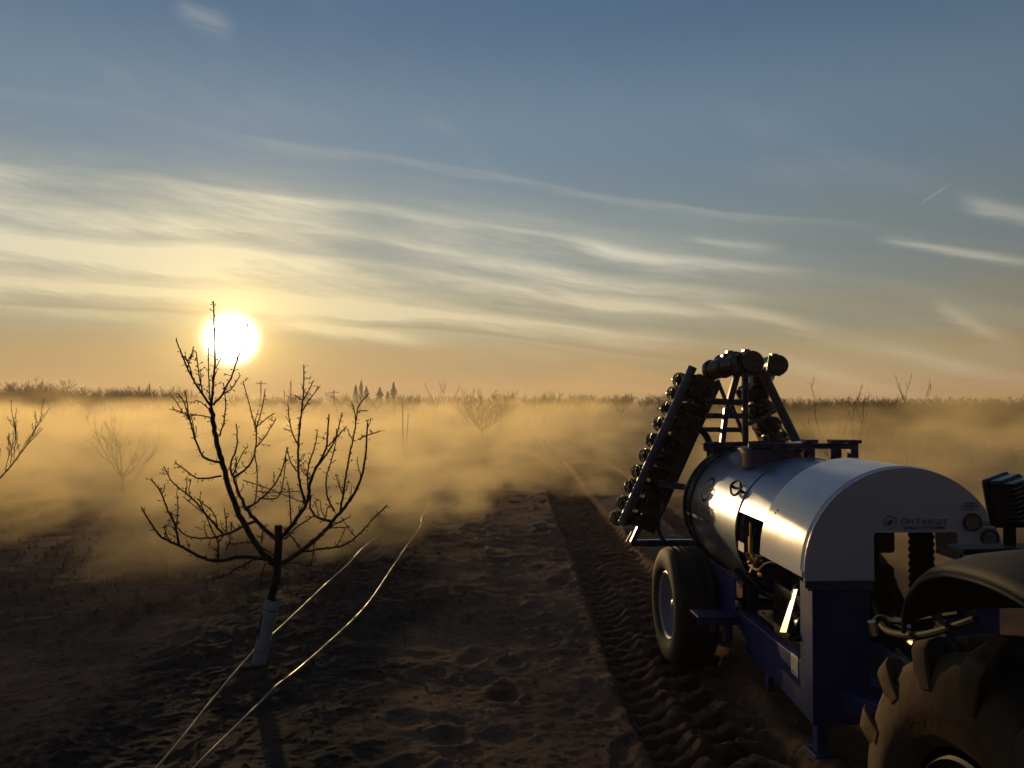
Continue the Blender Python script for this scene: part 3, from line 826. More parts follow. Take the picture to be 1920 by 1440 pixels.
# lettering
def text(body, size, loc, m_, parent, name='lettering', bold=0.0, width=1.0, rot=(math.pi / 2, 0, 0), fit=0.0):
    cu = bpy.data.curves.new(name, 'FONT'); cu.body = body; cu.size = size; cu.align_x = 'CENTER'; cu.align_y = 'CENTER'
    cu.offset = bold; cu.extrude = 0.0006; cu.space_character = 1.05
    tmp = bpy.data.objects.new(name, cu); col.objects.link(tmp)
    dg = bpy.context.evaluated_depsgraph_get(); me_ = bpy.data.meshes.new_from_object(tmp.evaluated_get(dg)); bpy.data.objects.remove(tmp)
    me_.materials.clear(); me_.materials.append(m_)
    if fit:
        xs = [v_.co.x for v_ in me_.vertices]; width = fit / (max(xs) - min(xs))
    o_ = bpy.data.objects.new(name, me_); col.objects.link(o_); o_.parent = parent
    o_.location = loc; o_.rotation_euler = rot; o_.scale = (width, 1, 1)
    return o_
def FL(px, py):                                        # a spot on the hood's front wall
    q = L(px, py, 3.75); return Vector((q.x, -0.0075, q.z))
PXM = 3.75 / 1450                                      # metres per photo pixel on the hood's front wall
text('O', 0.042, FL(1693.8, 977.0), print_grey, fr_, fit=11 * PXM); text('N', 0.036, FL(1705.8, 978.2), print_grey, fr_, fit=9.5 * PXM)
text('T', 0.042, FL(1720.5, 977.6), print_grey, fr_, fit=10.5 * PXM); text('ARGET', 0.036, FL(1752.5, 979.2), print_grey, fr_, fit=50 * PXM)
text('SPRAY SYSTEMS', 0.022, FL(1733, 990.0), print_blue, fr_, bold=0.0003, fit=80 * PXM)
lc = FL(1667, 979)
ring = MB()
for k in range(26):
    a = 2 * math.pi * k / 26
    if 3.9 < a < 4.5: continue
    ring.tube([lc + Vector((math.cos(a), 0, math.sin(a))) * r_ for r_ in (0.0275, 0.0335)], 0.0020, 4)
ring.build('logo_ring', print_blue, fr_)
lf = [(-.014, -.013), (-.016, 0), (-.006, .010), (.014, .015), (.013, .002), (.006, -.010), (-.006, -.014)]
MB().prism([lc + Vector((x - .002, 0, z)) for x, z in lf], (0, -0.001, 0)).build('logo_leaf', print_green, fr_)
def gauge(px, py, r_):
    c_ = FL(px, py)
    g_ = MB().lathe([(-.004, r_), (-.016, r_), (-.019, r_ * .94), (-.017, r_ * .84), (-.010, r_ * .80)], c_, (0, 1, 0), 36, False).build('gauge', print_dark, SP, True, 40)
    MB().lathe([(-.009, r_ * .82), (-.0095, 0)], c_, (0, 1, 0), 30, False).build('dial', gaugem, g_, True)
    MB().bar(c_ + Vector((0, -.0115, 0)), c_ + Vector((-.6 * r_, -.0115, .35 * r_)), .003, .002, 0).build('needle', print_dark, g_)
gauge(1823, 979, 0.044); gauge(1857, 1010, 0.044)
def label_plate(px, py, w, h, rows, band_col=None):
    c_ = FL(px, py)
    p_ = MB().box(c_ + Vector((0, .0015, 0)), (w, .002, h), None, 0.0004).build('label_plate', sticker if band_col else white, SP)
    fr2 = MB()
    for a, b in (((-1, -1), (1, -1)), ((1, -1), (1, 1)), ((1, 1), (-1, 1)), ((-1, 1), (-1, -1))):
        fr2.bar(c_ + Vector((a[0] * w / 2.06, -.0006, a[1] * h / 2.1)), c_ + Vector((b[0] * w / 2.06, -.0006, b[1] * h / 2.1)), .0012, .0012, 0)
    for z_, w_, t_ in rows:
        x = -w_ / 2; rr_ = random.Random(int(z_ * 1e5))
        while x < w_ / 2:
            wl = rr_.uniform(.003, .012); fr2.box(c_ + Vector((x + wl / 2, -.0006, z_)), (wl, .0012, t_)); x += wl + .002
    fr2.build('print', print_dark if not band_col else print_blue, p_)
label_plate(1820, 950, 0.080, 0.040, [(.012, .052, .007), (0, .064, .007), (-.012, .04, .005)])
label_plate(1858, 985, 0.076, 0.036, [(.011, .064, .006), (.001, .064, .006)], True)

# engine bay under the hood
eng = MB()
eng.box((0.00, 0.66, 0.70), (0.40, 0.44, 0.40), None, 0.02).box((-0.02, 0.62, 0.95), (0.30, 0.34, 0.12), None, 0.02)
eng.box((-0.07, 0.16, 1.10), (0.16, 0.12, 0.13), None, 0.01)
eng.tube([(0.17, 0.15, 0.62), (0.17, 0.15, 1.20)], 0.052, 16); eng.lathe([(z, .062 if k % 2 else .052) for k, z in enumerate(np.arange(.66, 1.18, .018))], (0.17, 0.15, 0), (0, 0, 1), 18)
eng.tube([(0.0, .42, .9), (.12, .36, .86), (.15, .26, .7)], 0.02, 8)
eng.build('engine', black_matt, SP, True, 35)
ep = MB().box((-0.30, 0.62, 0.60), (0.03, 0.50, 0.24), None, 0.01)
ep.build('engine_guard', black, SP)
# pale bracket plate leaning in the bay, pump and pipework round it
pb = L(1462, 1185, 4.02); pt = L(1492, 1105, 3.98)
pl = MB(); dx_ = Vector((0.0, 0.075, -0.02))
pl.prism([pb, pb - dx_ * 1.1 + Vector((0, 0, .0)), pt - dx_ * 0.25, pt + dx_ * .25], (0.006, 0, 0))
pl.build('bracket_plate', galv, SP)
pm = MB()
base_ = L(1498, 1165, 3.98)
pm.lathe([(0, .05), (.03, .055), (.09, .055), (.10, .03), (.15, .028)], base_, (0, -1, 0), 16)
pm.tube(smooth_path([base_ + Vector((0, 0, .05)), base_ + Vector((-.02, .02, .10)), base_ + Vector((.01, .05, .16)), base_ + Vector((.07, .06, .17))], 4), .014, 8)
pm.tube(smooth_path([base_ + Vector((-.03, -.06, -.02)), base_ + Vector((-.05, -.02, -.07)), base_ + Vector((-.01, .05, -.11)), base_ + Vector((.08, .08, -.11))], 4), .011, 8)
pm.build('pump', black, SP, True, 40)
vc_ = L(1408, 1055, 4.45)
vv = MB(); rg = random.Random(2)
for k in range(9):
    q = vc_ + Vector((rg.uniform(0, .05), rg.uniform(-.10, .10), rg.uniform(-.05, .05)))
    d_ = Vector((rg.gauss(0, .5), rg.gauss(0, 1), rg.gauss(0, .6))).normalized()
    vv.tube([q, q + d_ * .018, q + d_ * .019, q + d_ * .05], [.013, .013, .008, .008], 6)
build_each(vv, 'brass_valve', brass, SP, True, 40)
vs2 = MB()
vs2.tube(smooth_path([vc_ + Vector((0, .03, -.02)), vc_ + Vector((0, -.10, -.02)), vc_ + Vector((.02, -.2, .04)), vc_ + Vector((.06, -.3, .06))], 5), .006, 6)
vs2.build('copper_pipe', brass, SP, True)
t0 = L(1404, 1022, 4.62)
MB().box(t0 + Vector((0.01, 0, 0)), (.02, .03, .10), None, .003).bar(t0 + Vector((0.01, 0, .05)), t0 + Vector((0.01, 0, .13)), .010, .008, .001).build('valve_handle', brass, SP)
t1 = L(1390, 1025, 4.72)
MB().box(t1, (.004, .10, .055), None, .001).build('data_plate', sticker, SP)

# chassis: left and right side rails with folded tops, front wall, rear gussets, drawbar
def rail(sgn):
    xr = sgn * 0.452
    r_ = MB()
    zt0, zt1 = 0.487, 0.487
    r_.prism([(xr, 0.0, .235), (xr, 0.0, .487), (xr, 1.06, .487), (xr, 1.06, .40), (xr, .80, .30)], (-sgn * 0.008, 0, 0))
    r_.bar((xr - sgn * .028, 0.0, .490), (xr - sgn * .028, 1.10, .490), .062, .010, .003)
    o_ = r_.build('side_rail', blue, SP)
    return o_
rl = rail(-1); rail(1)
lp = L(1486, 1247, 3.95); 
pl_ = MB().box((-0.4545, lp.y, lp.z), (.003, .082, .105), None, .0012).build('label_plate', sticker, SP)
pr_ = MB(); rr_ = random.Random(9)
for k in range(7):
    z_ = lp.z + .036 - k * .0115; y_ = -.03
    while y_ < .028:
        wl = rr_.uniform(.006, .018); pr_.box((-0.4565, lp.y + y_ + wl / 2, z_), (.0012, wl, .0045)); y_ += wl + .003
pr_.build('print', print_dark, pl_)
fw = MB()
fw.prism([(-.462, -.006, .240), (-.462, -.006, .90), (-.18, -.006, .90), (-.18, -.006, .42), (.20, -.006, .42), (.20, -.006, .90), (.462, -.006, .90), (.462, -.006, .240)], (0, .010, 0))
fw.box((-.458, .06, .69), (.010, .14, .42), None, .002).box((.458, .06, .69), (.010, .14, .42), None, .002)
fw.build('front_wall', blue, SP)
hg = MB().box((-.335, -.012, .912), (.33, .012, .035), None, .003)
for k in range(5): hg.tube([(-.49 + .066 * k, -.02, .892), (-.44 + .066 * k, -.02, .892)], .008, 8)
hg.build('hinge_strip', tubem, SP, True, 40)
for sgn in (-1, 1):
    xg = sgn * 0.464
    g0, g1, g2 = L(1384, 1086, 4.82), L(1384, 1160, 4.80), L(1300, 1030, 5.55)
    gp = MB().prism([(xg, g0.y, g0.z), (xg, g1.y, .43), (xg, 2.25, .43), (xg, 2.25, .60), (xg, g2.y, g2.z - .02)], (-sgn * .008, 0, 0))
    gp.prism([(xg, g0.y, g0.z + .001), (xg, 2.25, .605), (xg - sgn * .05, 2.25, .605), (xg - sgn * .05, g0.y, g0.z + .001)], (0, 0, .006))
    gp.build('wheel_gusset', blue, SP)
stp = L(1352, 1150, 4.86)
s0, s1 = L(1324, 1146, 4.93), L(1386, 1146, 4.93)
sx0, sx1 = -0.72, -0.462
st = MB().box(((sx0 + sx1) / 2, 1.10, .468), (sx1 - sx0, .17, .012), None, .002)
for a in range(9):
    for b in range(5):
        st.box((sx0 + .02 + a * .028, 1.035 + b * .033, .476), (.017, .006, .004), Matrix.Rotation(R(45 if (a + b) % 2 else -45), 3, 'Z'))
st.box(((sx0 + sx1) / 2, 1.019, .448), (sx1 - sx0, .008, .05), None, .002).box((sx1 - .06, 1.06, .38), (.05, .05, .14), None, .004).box((sx1 - .15, 1.06, .41), (.03, .03, .09), None, .004)
st.build('step', blue, SP)
MB().box((-.475, 1.02, .55), (.02, .035, .035), None, .006).build('bolt', galv, SP)
jk = MB().bar((-.41, .03, .26), (-.41, .03, .10), .055, .055, .004).box((-.41, .03, .10), (.11, .13, .012), None, .003).bar((-.455, .55, .28), (-.455, .55, .20), .04, .05, .004)
build_each(jk, 'jack_stand', blue, SP)
db = MB().bar((-.30, .02, .36), (0.02, -.95, .40), .07, .09, .006).bar((.34, .02, .36), (.02, -.95, .40), .07, .09, .006).box((0.02, -1.0, .40), (.10, .16, .06), None, .01)
build_each(db, 'drawbar', blue, SP)
ps = MB().tube([(0.03, .3, .62), (0.03, -.98, .66)], .045, 14).lathe([(0, .05), (-.10, .085), (-.14, .09)], (0.03, -.0, .63), (0, 1, 0), 18, False)
ps.build('shaft_guard', black, SP, True)
fl = MB().box((0, .55, .27), (.88, 1.08, .012)).bar((-.3, 1.0, .36), (-.3, 2.5, .36), .09, .12, .004).bar((.3, 1.0, .36), (.3, 2.5, .36), .09, .12, .004)
build_each(fl, 'chassis', blue, SP)
ax_ = MB().tube([(-.62, 1.72, .36), (.62, 1.72, .36)], .045, 12).bar((-.34, 1.72, .38), (-.34, 1.72, .52), .12, .1, .005).bar((.34, 1.72, .38), (.34, 1.72, .52), .12, .1, .005)
ax_.build('axle', blue, SP, True, 40)
sdl = MB()
for y_ in (1.25, 2.15):
    a0 = R(215); a1 = R(325)
    sdl.lathe([(y_, RT - .02), (y_, RT + .03), (y_ + .06, RT + .03), (y_ + .06, RT - .02)], (0, 0, ZC), (0, 1, 0), 20, False, R(35), R(145), ref=(1, 0, 0))
    sdl.box((-.3, y_ + .03, .50), (.08, .06, .20)).box((.3, y_ + .03, .50), (.08, .06, .20))
build_each(sdl, 'tank_saddle', blue, SP, True, 30)

# wheels
def wheel(sgn):
    c_ = Vector((sgn * 0.615, 1.72, 0.360)); out = Vector((sgn, 0, 0))
    hub = MB().lathe([(-.02, .07), (.02, .07), (.035, .05), (.07, .045), (.085, .03), (.088, 0)], c_, out, 20).build('wheel', galv, SP, True, 40)
    Rr, w_ = 0.402, 0.145
    tp = [(-w_ * .78, .235), (-w_ * .95, .26), (-w_ * 1.03, .31), (-w_ * .98, .355), (-w_ * .86, .385), (-w_ * .72, .397)]
    rib = []
    for k in range(5):                                 # ribbed implement tread
        a = -w_ * .72 + k * (w_ * 1.44) / 5; b_ = a + w_ * 1.44 / 5
        rib += [(a, .397), (b_ - .012, .400 if k in (0, 4) else .403), (b_ - .010, .388), (b_ - .002, .388)]
    tp = tp + rib + [(w_ * .72, .397), (w_ * .86, .385), (w_ * .98, .355), (w_ * 1.03, .31), (w_ * .95, .26), (w_ * .78, .235)]
    MB().lathe(tp, c_, out, 64, False).build('tyre', rubber, hub, True, 35)
    rp = [(w_ * .80, .236), (w_ * .84, .226), (w_ * .76, .212), (w_ * .40, .206), (w_ * .25, .185), (w_ * .32, .12), (w_ * .18, .085), (w_ * .16, .05)]
    MB().lathe(rp, c_, out, 48, False).lathe([(-w_ * .8, .236), (-w_ * .7, .205), (w_ * .3, .2)], c_, out, 40, False).build('rim', rimgrey, hub, True, 40)
    for k in range(5):
        a = 2 * math.pi * k / 5
        p_ = c_ + out * (w_ * .24) + Vector((0, math.cos(a), math.sin(a))) * .105
        MB().lathe([(0, .012), (.014, .012), (.018, .006), (.019, 0)], p_, out, 6).build('wheel_nut', galv, hub)
wheel(-1); wheel(1)

# lid, clamp rails and frame on top of the tank
ld = MB()
lc_ = Vector((-0.10, 1.42, ZC + RT))
ld.lathe([(-.08, .20), (.030, .20), (.032, .215), (.046, .215), (.050, .205), (.052, 0)], lc_, (0, 0, 1), 40, False)
ld.build('fill_lid', blue_clean, SP, True, 30)
zt = ZC + RT
lr = MB().bar((-.30, 1.30, zt + .070), (.36, 1.18, zt + .070), .045, .035, .004)
for q, yq in ((.08, 1.24), (.24, 1.21), (.34, 1.19)):
    lr.box((q, yq, zt + .02), (.05, .06, .14), None, .006).box((q, yq, zt + .10), (.085, .08, .022), None, .005)
build_each(lr, 'lid_clamp', blue_clean, SP)
MB().box((.04, 1.42, zt + .075), (.20, .13, .006), Matrix.Rotation(R(-7), 3, 'Y')).build('lid_sheet', galv, SP)

# fan tower at the back
TB = 6.35                                              # metres from the camera
tw = MB()
def T(px, py, dY=0.0): return L(px, py, TB + dY)
tw_l = MB().tube([T(1299, 688), T(1165, 984)], 0.037, 16); tw_l.build('tower_tube', tubem, SP, True, 40)
tw_r = MB().tube([T(1433, 703, .15), T(1500, 842, .15), T(1560, 968, .15)], 0.037, 16); tw_r.build('tower_tube', tubem, SP, True, 40)
def channel(a, b, sgn, depth):
    """open-backed channel that carries the fan heads, with gaps between its ribs"""
    d_ = b - a; du = d_.normalized(); ch = MB()
    nrm_ = Vector((sgn, 0, 0)); nrm_ = (nrm_ - du * nrm_.dot(du)).normalized()
    rg_ = random.Random(3)
    n = 21
    for k in range(n):
        f0 = (k + .5) / n; q = a + d_ * f0
        gap_ = k % 2 == 1
        w0 = .19; x0 = .05 if gap_ else 0.0
        ch.bar(q + nrm_ * x0, q + nrm_ * (w0 if not gap_ else w0 * rg_.uniform(.45, .8)), d_.length / n * (.6 if gap_ else .92), .05, .003, up=(0, 1, 0))
    ch.bar(a + nrm_ * .175 + Vector((0, .05, 0)), b + nrm_ * .175 + Vector((0, .05, 0)), .05, .10, .004)
    ch.bar(a + nrm_ * .10 + Vector((0, .12, 0)), b + nrm_ * .10 + Vector((0, .12, 0)), .12, .012, .002, up=(0, 1, 0))
    return ch
channel(T(1309, 700, .03), T(1182, 982, .03), 1, .1).build('fan_channel', satin, SP)
channel(T(1424, 712, .42), T(1546, 962, .42), -1, .1).build('fan_channel', satin, SP)

def fan_meshes():
    """one fan head blowing along +Z"""
    h_ = MB().lathe([(-.11, .0), (-.11, .036), (-.075, .040), (-.07, .058), (-.005, .060), (0, .066), (.012, .066), (.012, .060), (.045, .058), (.05, .064), (.062, .063), (.064, .054), (.02, .050), (.015, 0)], (0, 0, 0), (0, 0, 1), 24, False)
    for a in (0, 2.1, 4.2): h_.box((math.cos(a) * .064, math.sin(a) * .064, -.035), (.016, .016, .05), Matrix.Rotation(a, 3, 'Z'), .003)
    hm = h_.build('fan_housing', black, None, True, 35)
    g_ = MB()
    for z_, r_ in ((.070, .060), (.086, .054), (.099, .043), (.107, .028)):
        g_.lathe([(z_ - .0035, r_), (z_, r_ + .0035), (z_ + .0035, r_), (z_, r_ - .0035), (z_ - .0035, r_)], (0, 0, 0), (0, 0, 1), 20, False)
    for k in range(6):
        a = k * math.pi / 3; g_.tube([(math.cos(a) * r_, math.sin(a) * r_, z_) for z_, r_ in ((.06, .062), (.086, .055), (.1, .043), (.110, .014))], .0028, 5)
    gm_ = g_.build('fan_guard', black, None, True, 50)
    f_ = MB().lathe([(-.02, .0), (.03, .016), (.04, 0)], (0, 0, 0), (0, 0, 1), 10)
    for k in range(5):
        a = k * 2 * math.pi / 5; c_, s_ = math.cos(a), math.sin(a)
        f_.add([(c_ * .012, s_ * .012, .02), (c_ * .048 - s_ * .012, s_ * .048 + c_ * .012, .034), (c_ * .048 + s_ * .014, s_ * .048 - c_ * .014, .014)], [(0, 1, 2), (2, 1, 0)])
    fm = f_.build('fan_blade', galv, None)
    nm = MB().tube([(.0, .0, .104), (0, 0, .124)], [.008, .004], 8).build('nozzle', galv, None, True)
    lm = MB().tube([(.03, .045, -.03), (.05, .06, -.10), (.03, .03, -.16)], .006, 6).build('feed_line', black_matt, None, True)
    ms = [o_.data for o_ in (hm, gm_, fm, nm, lm)]
    for o_ in (hm, gm_, fm, nm, lm): bpy.data.objects.remove(o_)
    return ms
FM = fan_meshes()
def fan(pos, d, scale=1.0, spin=0.0):
    h_ = bpy.data.objects.new('fan_housing', FM[0]); col.objects.link(h_); h_.parent = SP
    h_.location = pos; h_.rotation_mode = 'QUATERNION'
    h_.rotation_quaternion = Vector(d).to_track_quat('Z', 'Y') @ Quaternion((0, 0, 1), spin); h_.scale = (scale,) * 3
    for nm, dt in zip(('fan_guard', 'fan_blade', 'nozzle', 'feed_line'), FM[1:]):
        c_ = bpy.data.objects.new(nm, dt); col.objects.link(c_); c_.parent = h_
    return h_
left_heads = [(1290, 714), (1279, 739), (1268, 767), (1254, 796), (1240, 826), (1227, 855), (1213, 884), (1199, 911), (1185, 942), (1172, 970)]
JETS = []
for k, (px, py) in enumerate(left_heads):
    q = T(px - 3, py, .10); d_ = Vector((-1, -0.10, 0.10 - 0.02 * k))
    fan(q, d_, 1.02, k * 1.3); JETS.append((q + d_.normalized() * .12, d_.normalized()))
right_heads = [(1447, 705), (1440, 735), (1446, 766), (1460, 797), (1472, 826), (1490, 858), (1505, 890), (1520, 925), (1535, 958)]
for k, (px, py) in enumerate(right_heads):
    fan(T(px - 22, py, .30), Vector((1, 0.25, 0.12 - 0.02 * k)), 1.12, k * 0.9)
# big barrels along the top
barrelm = mat('barrel_grey_plastic', (0.030, 0.029, 0.028), 0.26, rvar=0.08, dust=0.2)
def barrel(p0, p1, r_, label=None):
    p0, p1 = Vector(p0), Vector(p1); d_ = (p1 - p0); Ln = d_.length
    b_ = MB().lathe([(0, 0), (0, r_ * .93), (.008, r_), (Ln * .45, r_), (Ln * .46, r_ * 1.05), (Ln * .52, r_ * 1.05), (Ln * .53, r_), (Ln - .01, r_), (Ln, r_ * .94), (Ln, r_ * .84), (Ln * .6, r_ * .8), (Ln * .58, 0)], p0, d_, 28, False).build('fan_barrel', barrelm, SP, True, 35)
    bb = MB()
    for f in (.12, .50, .86): bb.lathe([(Ln * f, r_ + .001), (Ln * f, r_ + .007), (Ln * f + .02, r_ + .007), (Ln * f + .02, r_ + .001)], p0, d_, 28, False)
    bb.box(p0 + d_ * .5 + Vector((0, 0, r_ + .012)), (.05, .06, .022), None, .003)
    bb.build('barrel_clamp', black, b_, True, 35)
    return b_
barrel(T(1392, 681, -.06), T(1327, 696, .22), .083)
barrel(T(1384, 678, .05), T(1352, 684, .30), .083)
barrel(T(1414, 679, -.10), T(1384, 682, .20), .090)
barrel(T(1461, 684, -.02), T(1440, 688, .28), .080)
pp = MB().prism([T(1442, 664, .0), T(1456, 670, .0), T(1478, 690, .0), T(1462, 706, .0), T(1437, 698, .0)], (0, .006, 0))
pp.build('barrel_bracket', black, SP)
# upright frame between the tubes
fr = MB()
fr.bar(T(1397, 700, -.25), T(1397, 850, -.25), .045, .045, .004)
fr.bar(T(1362, 765, -.05), T(1352, 850, -.05), .045, .04, .004)
fr.tube([T(1324, 752, .0), T(1392, 755, .0)], .026, 12)
fr.bar(T(1305, 779, .05), T(1392, 780, .05), .04, .045, .004); fr.bar(T(1296, 805, .05), T(1392, 806, .05), .04, .04, .004)
fr.tube([T(1337, 712, .05), T(1337, 750, .05)], .013, 8); fr.bar(T(1345, 712, .05), T(1372, 780, .05), .022, .03, .003); fr.bar(T(1372, 760, .05), T(1400, 830, .05), .022, .03, .003)
fr.bar(T(1382, 700, .1), T(1366, 760, .1), .06, .05, .004)
fr.bar(T(1404, 795, -.1), T(1454, 770, .1), .025, .03, .003)
fr.bar(T(1452, 790, .1), T(1484, 823, .1), .012, .012, .002)
fr.bar(T(1320, 838, -.35), T(1446, 834, -.35), .05, .065, .004); fr.bar(T(1342, 850, -.35), T(1342, 828, -.35), .05, .05, .004)
fr.box(T(1395, 700, .1), (.30, .22, .05), None, .006)
for px, py in ((1440, 737), (1458, 767), (1470, 795), (1484, 826)): fr.bar(T(px - 22, py, .2), T(px, py - 4, .16), .018, .02, .002)
fr.bar(T(1395, 848, -.2), T(1395, 1010, -.0), .07, .07, .005); fr.bar(T(1350, 848, -.05), T(1350, 1010, -.0), .06, .06, .005)
build_each(fr, 'tower_frame', blue_clean, SP, True, 35)
lk = MB().tube([T(1409, 712, -.1), T(1411, 722, -.1)], .005, 6)
for k in range(6): lk.lathe([(-.003, .010), (0, .013), (.003, .010), (0, .007), (-.003, .010)], T(1410 - (k % 2), 706 + k * 3.4, -.12), (1 if k % 2 else 0, 0 if k % 2 else 1, .2), 10, False)
lk.build('chain', galv, SP, True)
hs = MB().tube(smooth_path([T(1278, 792, .05), T(1300, 797, .02), T(1320, 812, .0), T(1330, 832, -.1), T(1331, 862, -.2)], 6), .026, 12)
hs.build('supply_hose', black_matt, SP, True)
hs = MB().tube(smooth_path([T(1290, 705, .2), T(1310, 735, .15), T(1322, 735, .05), T(1334, 745, 0)], 5), .005, 6); hs.tube(smooth_path([T(1322, 742, .1), T(1328, 738, .05), T(1340, 739, 0)], 5), .004, 6)
hs.build('cable', black_matt, SP, True)
lb = MB()
lb.bar(T(1183, 1018, .05), T(1310, 1017, .05), .05, .052, .004); lb.bar(T(1185, 1018, .05), T(1210, 965, .05), .06, .04, .004)
lb.bar(T(1236, 906, .0), T(1285, 913, -.1), .045, .05, .004)
lb.tube(smooth_path([T(1246, 940, .05), T(1236, 968, .05), T(1235, 992, .05), T(1246, 1016, .05)], 5), .022, 8); lb.bar(T(1240, 934, .05), T(1252, 944, .05), .03, .06, .004)
build_each(lb, 'lower_bracket', blue_clean, SP, True, 35)
MB().tube([T(1176, 1016, .03), T(1186, 997, .03)], .012, 10).build('bracket_pin', galv, SP, True, 40)
# printed emblem on the tank's flank
def on_tank(y, ang, off=0.0015): return Vector((-math.cos(ang) * (RT + off), y, ZC + math.sin(ang) * (RT + off)))
em = MB()
for k in range(22):
    a = 2 * math.pi * k / 22; ca, sa = math.cos(a), math.sin(a)
    em.tube([on_tank(1.80 - ca * r_, R(24) + sa * r_ / RT) for r_ in (.075, .095)], .004, 4)
em.build('tank_emblem', print_blue, tank_o)
lf_ = MB(); P_ = [on_tank(1.80 - x, R(24) + z / RT, .002) for x, z in ((-.045, -.04), (-.05, .0), (-.02, .035), (.05, .05), (.045, .0), (.02, -.035), (-.02, -.048))]
lf_.add(P_, [tuple(range(len(P_)))]); lf_.build('tank_emblem', print_green, tank_o)
def tank_text(body, size, ang, m_):
    o_ = text(body, size, (0, 0, 0), m_, tank_o, 'lettering', 0.0005)
    for v_ in o_.data.vertices:
        x, y = v_.co.x, v_.co.y
        v_.co = on_tank(1.80 - x, ang + y / RT, .0012 + abs(v_.co.z))
    o_.rotation_euler = (0, 0, 0)
tank_text('ON TARGET', 0.085, R(6), print_green); tank_text('SPRAY SYSTEMS', 0.045, R(-3), print_blue)

# ------------------------------------------------------------------ the tractor in front of it
TR = empty('tractor', (1.90, 2.08, 0), R(1.5))
tag(TR, 'tractor rear end with curved grey fender and big lugged tyre at the bottom right corner', 'tractor')
fendm = mat('fender_grey_paint', (0.036, 0.031, 0.029), 0.68, spec=0.25, rvar=0.06, var=0.12, vscale=5, dust=0.08)
tyrem = mat('tractor_tyre_rubber', (0.070, 0.044, 0.027), 0.9, spec=0.12, var=0.5, vscale=9, dust=0.26, bump=0.004, bscale=25)
bpy.context.view_layer.update()
TRI = (Matrix.Translation(TR.location) @ Matrix.Rotation(R(1.5), 4, 'Z')).inverted()
def TL(px, py, Y): return TRI @ at(px, py, Y)
TRR = 0.545; WS = 1.085
lugd = None
def big_wheel(sgn):
    global lugd
    c_ = Vector((sgn * 0.555, 0, TRR * WS - .03)); out = Vector((sgn, 0, 0)); hw = .165
    hub = MB().lathe([(-.05, .10), (.02, .10), (.05, .07), (.06, 0)], c_, out, 20).build('wheel', black_matt, TR, True, 40)
    tp = [(-hw * .8, .27), (-hw, .30), (-hw * 1.10, .38), (-hw * 1.04, .45), (-hw * .9, .482), (-hw * .5, .497), (0, .50), (hw * .5, .497), (hw * .9, .482), (hw * 1.04, .45), (hw * 1.10, .38), (hw * 1.07, .345), (hw * 1.02, .335), (hw, .30), (hw * .8, .27)]
    MB().lathe([(a_, r_ * WS) for a_, r_ in tp], c_, out, 72, False).build('tyre', tyrem, hub, True, 50)
    MB().lathe([(hw * .8, .272), (hw * .84, .262), (hw * .7, .24), (hw * .2, .235), (0, .20), (.03, .09)], c_, out, 48, False).build('rim', fendm, hub, True, 40)
    if lugd is None:
        lg = MB(); rows = []
        # path across the tread: from below the shoulder up over it, then slanting to the middle
        path = [(hw * 1.10, .405, -.035, .022, .012), (hw * 1.13, .46, -.028, .030, .04), (hw * 1.09, .505, -.015, .034, .06), (hw * .97, .528, 0.0, .036, .05),
                (hw * .6, .540, .07, .032, .05), (hw * .25, .542, .17, .028, .05), (-hw * .12, .540, .29, .025, .05)]
        for x, r_, ang, wd, h_ in path:
            row = []
            for sa, dr in ((-1.35, -h_), (-1, 0), (1, 0), (1.35, -h_)):
                a = ang + sa * wd / r_; rr = r_ + dr
                row.append(Vector((x if dr == 0 or r_ > .5 else x - .03, math.sin(a) * rr, math.cos(a) * rr)))
            rows.append(row)
        vv_ = [q for row in rows for q in row]; n = len(rows)
        ff = [(i * 4 + j, i * 4 + j + 1, (i + 1) * 4 + j + 1, (i + 1) * 4 + j) for i in range(n - 1) for j in range(3)] + [(0, 3, 2, 1), (4 * n - 4, 4 * n - 3, 4 * n - 2, 4 * n - 1)]
        lg.add(vv_, ff); o_ = lg.build('lug', tyrem, None, True, 50); lugd = o_.data; bpy.data.objects.remove(o_)
        bv = None
    for side in (1, -1):
        for k in range(14):
            a = 2 * math.pi * (k + (0 if side == 1 else .5)) / 14 + .12
            l_ = bpy.data.objects.new('lug', lugd); col.objects.link(l_); l_.parent = hub; l_.location = c_
            l_.rotation_euler = (a, 0, 0); l_.scale = (side * sgn, WS, WS)
            m_ = l_.modifiers.new('round', 'BEVEL'); m_.width = .005; m_.segments = 2; m_.limit_method = 'ANGLE'; m_.angle_limit = R(35)
big_wheel(-1); big_wheel(1)
# curved fender over the near wheel
edge = [(0.165, 1.165), (0.162, 1.21), (0.145, 1.262), (0.095, 1.315), (0.03, 1.352), (-.07, 1.382), (-.24, 1.392), (-.40, 1.365), (-.56, 1.28), (-.68, 1.16)]
for sgn in (-1, 1):
    f_ = MB(); sec = [(0.775, -.035), (0.772, -.012), (0.755, 0.0), (0.68, .022), (0.56, .034), (0.42, .034), (0.30, .02)]
    ep_ = smooth_path([Vector((0, a, b)) for a, b in edge], 4); m = len(sec)
    V_ = [Vector((sgn * x, q.y * (1 + (0.775 - x) * .12), q.z + dz)) for q in ep_ for x, dz in sec]
    f_.add(V_, [(i * m + j, i * m + j + 1, (i + 1) * m + j + 1, (i + 1) * m + j) for i in range(len(ep_) - 1) for j in range(m - 1)])
    fo = f_.build('fender', fendm, TR, True, 60); sd = fo.modifiers.new('thick', 'SOLIDIFY'); sd.thickness = .006; sd.offset = -1
    MB().tube([Vector((sgn * .776, q.y, q.z - .034)) for q in ep_], .007, 7).build('fender_edge', fendm, fo, True)
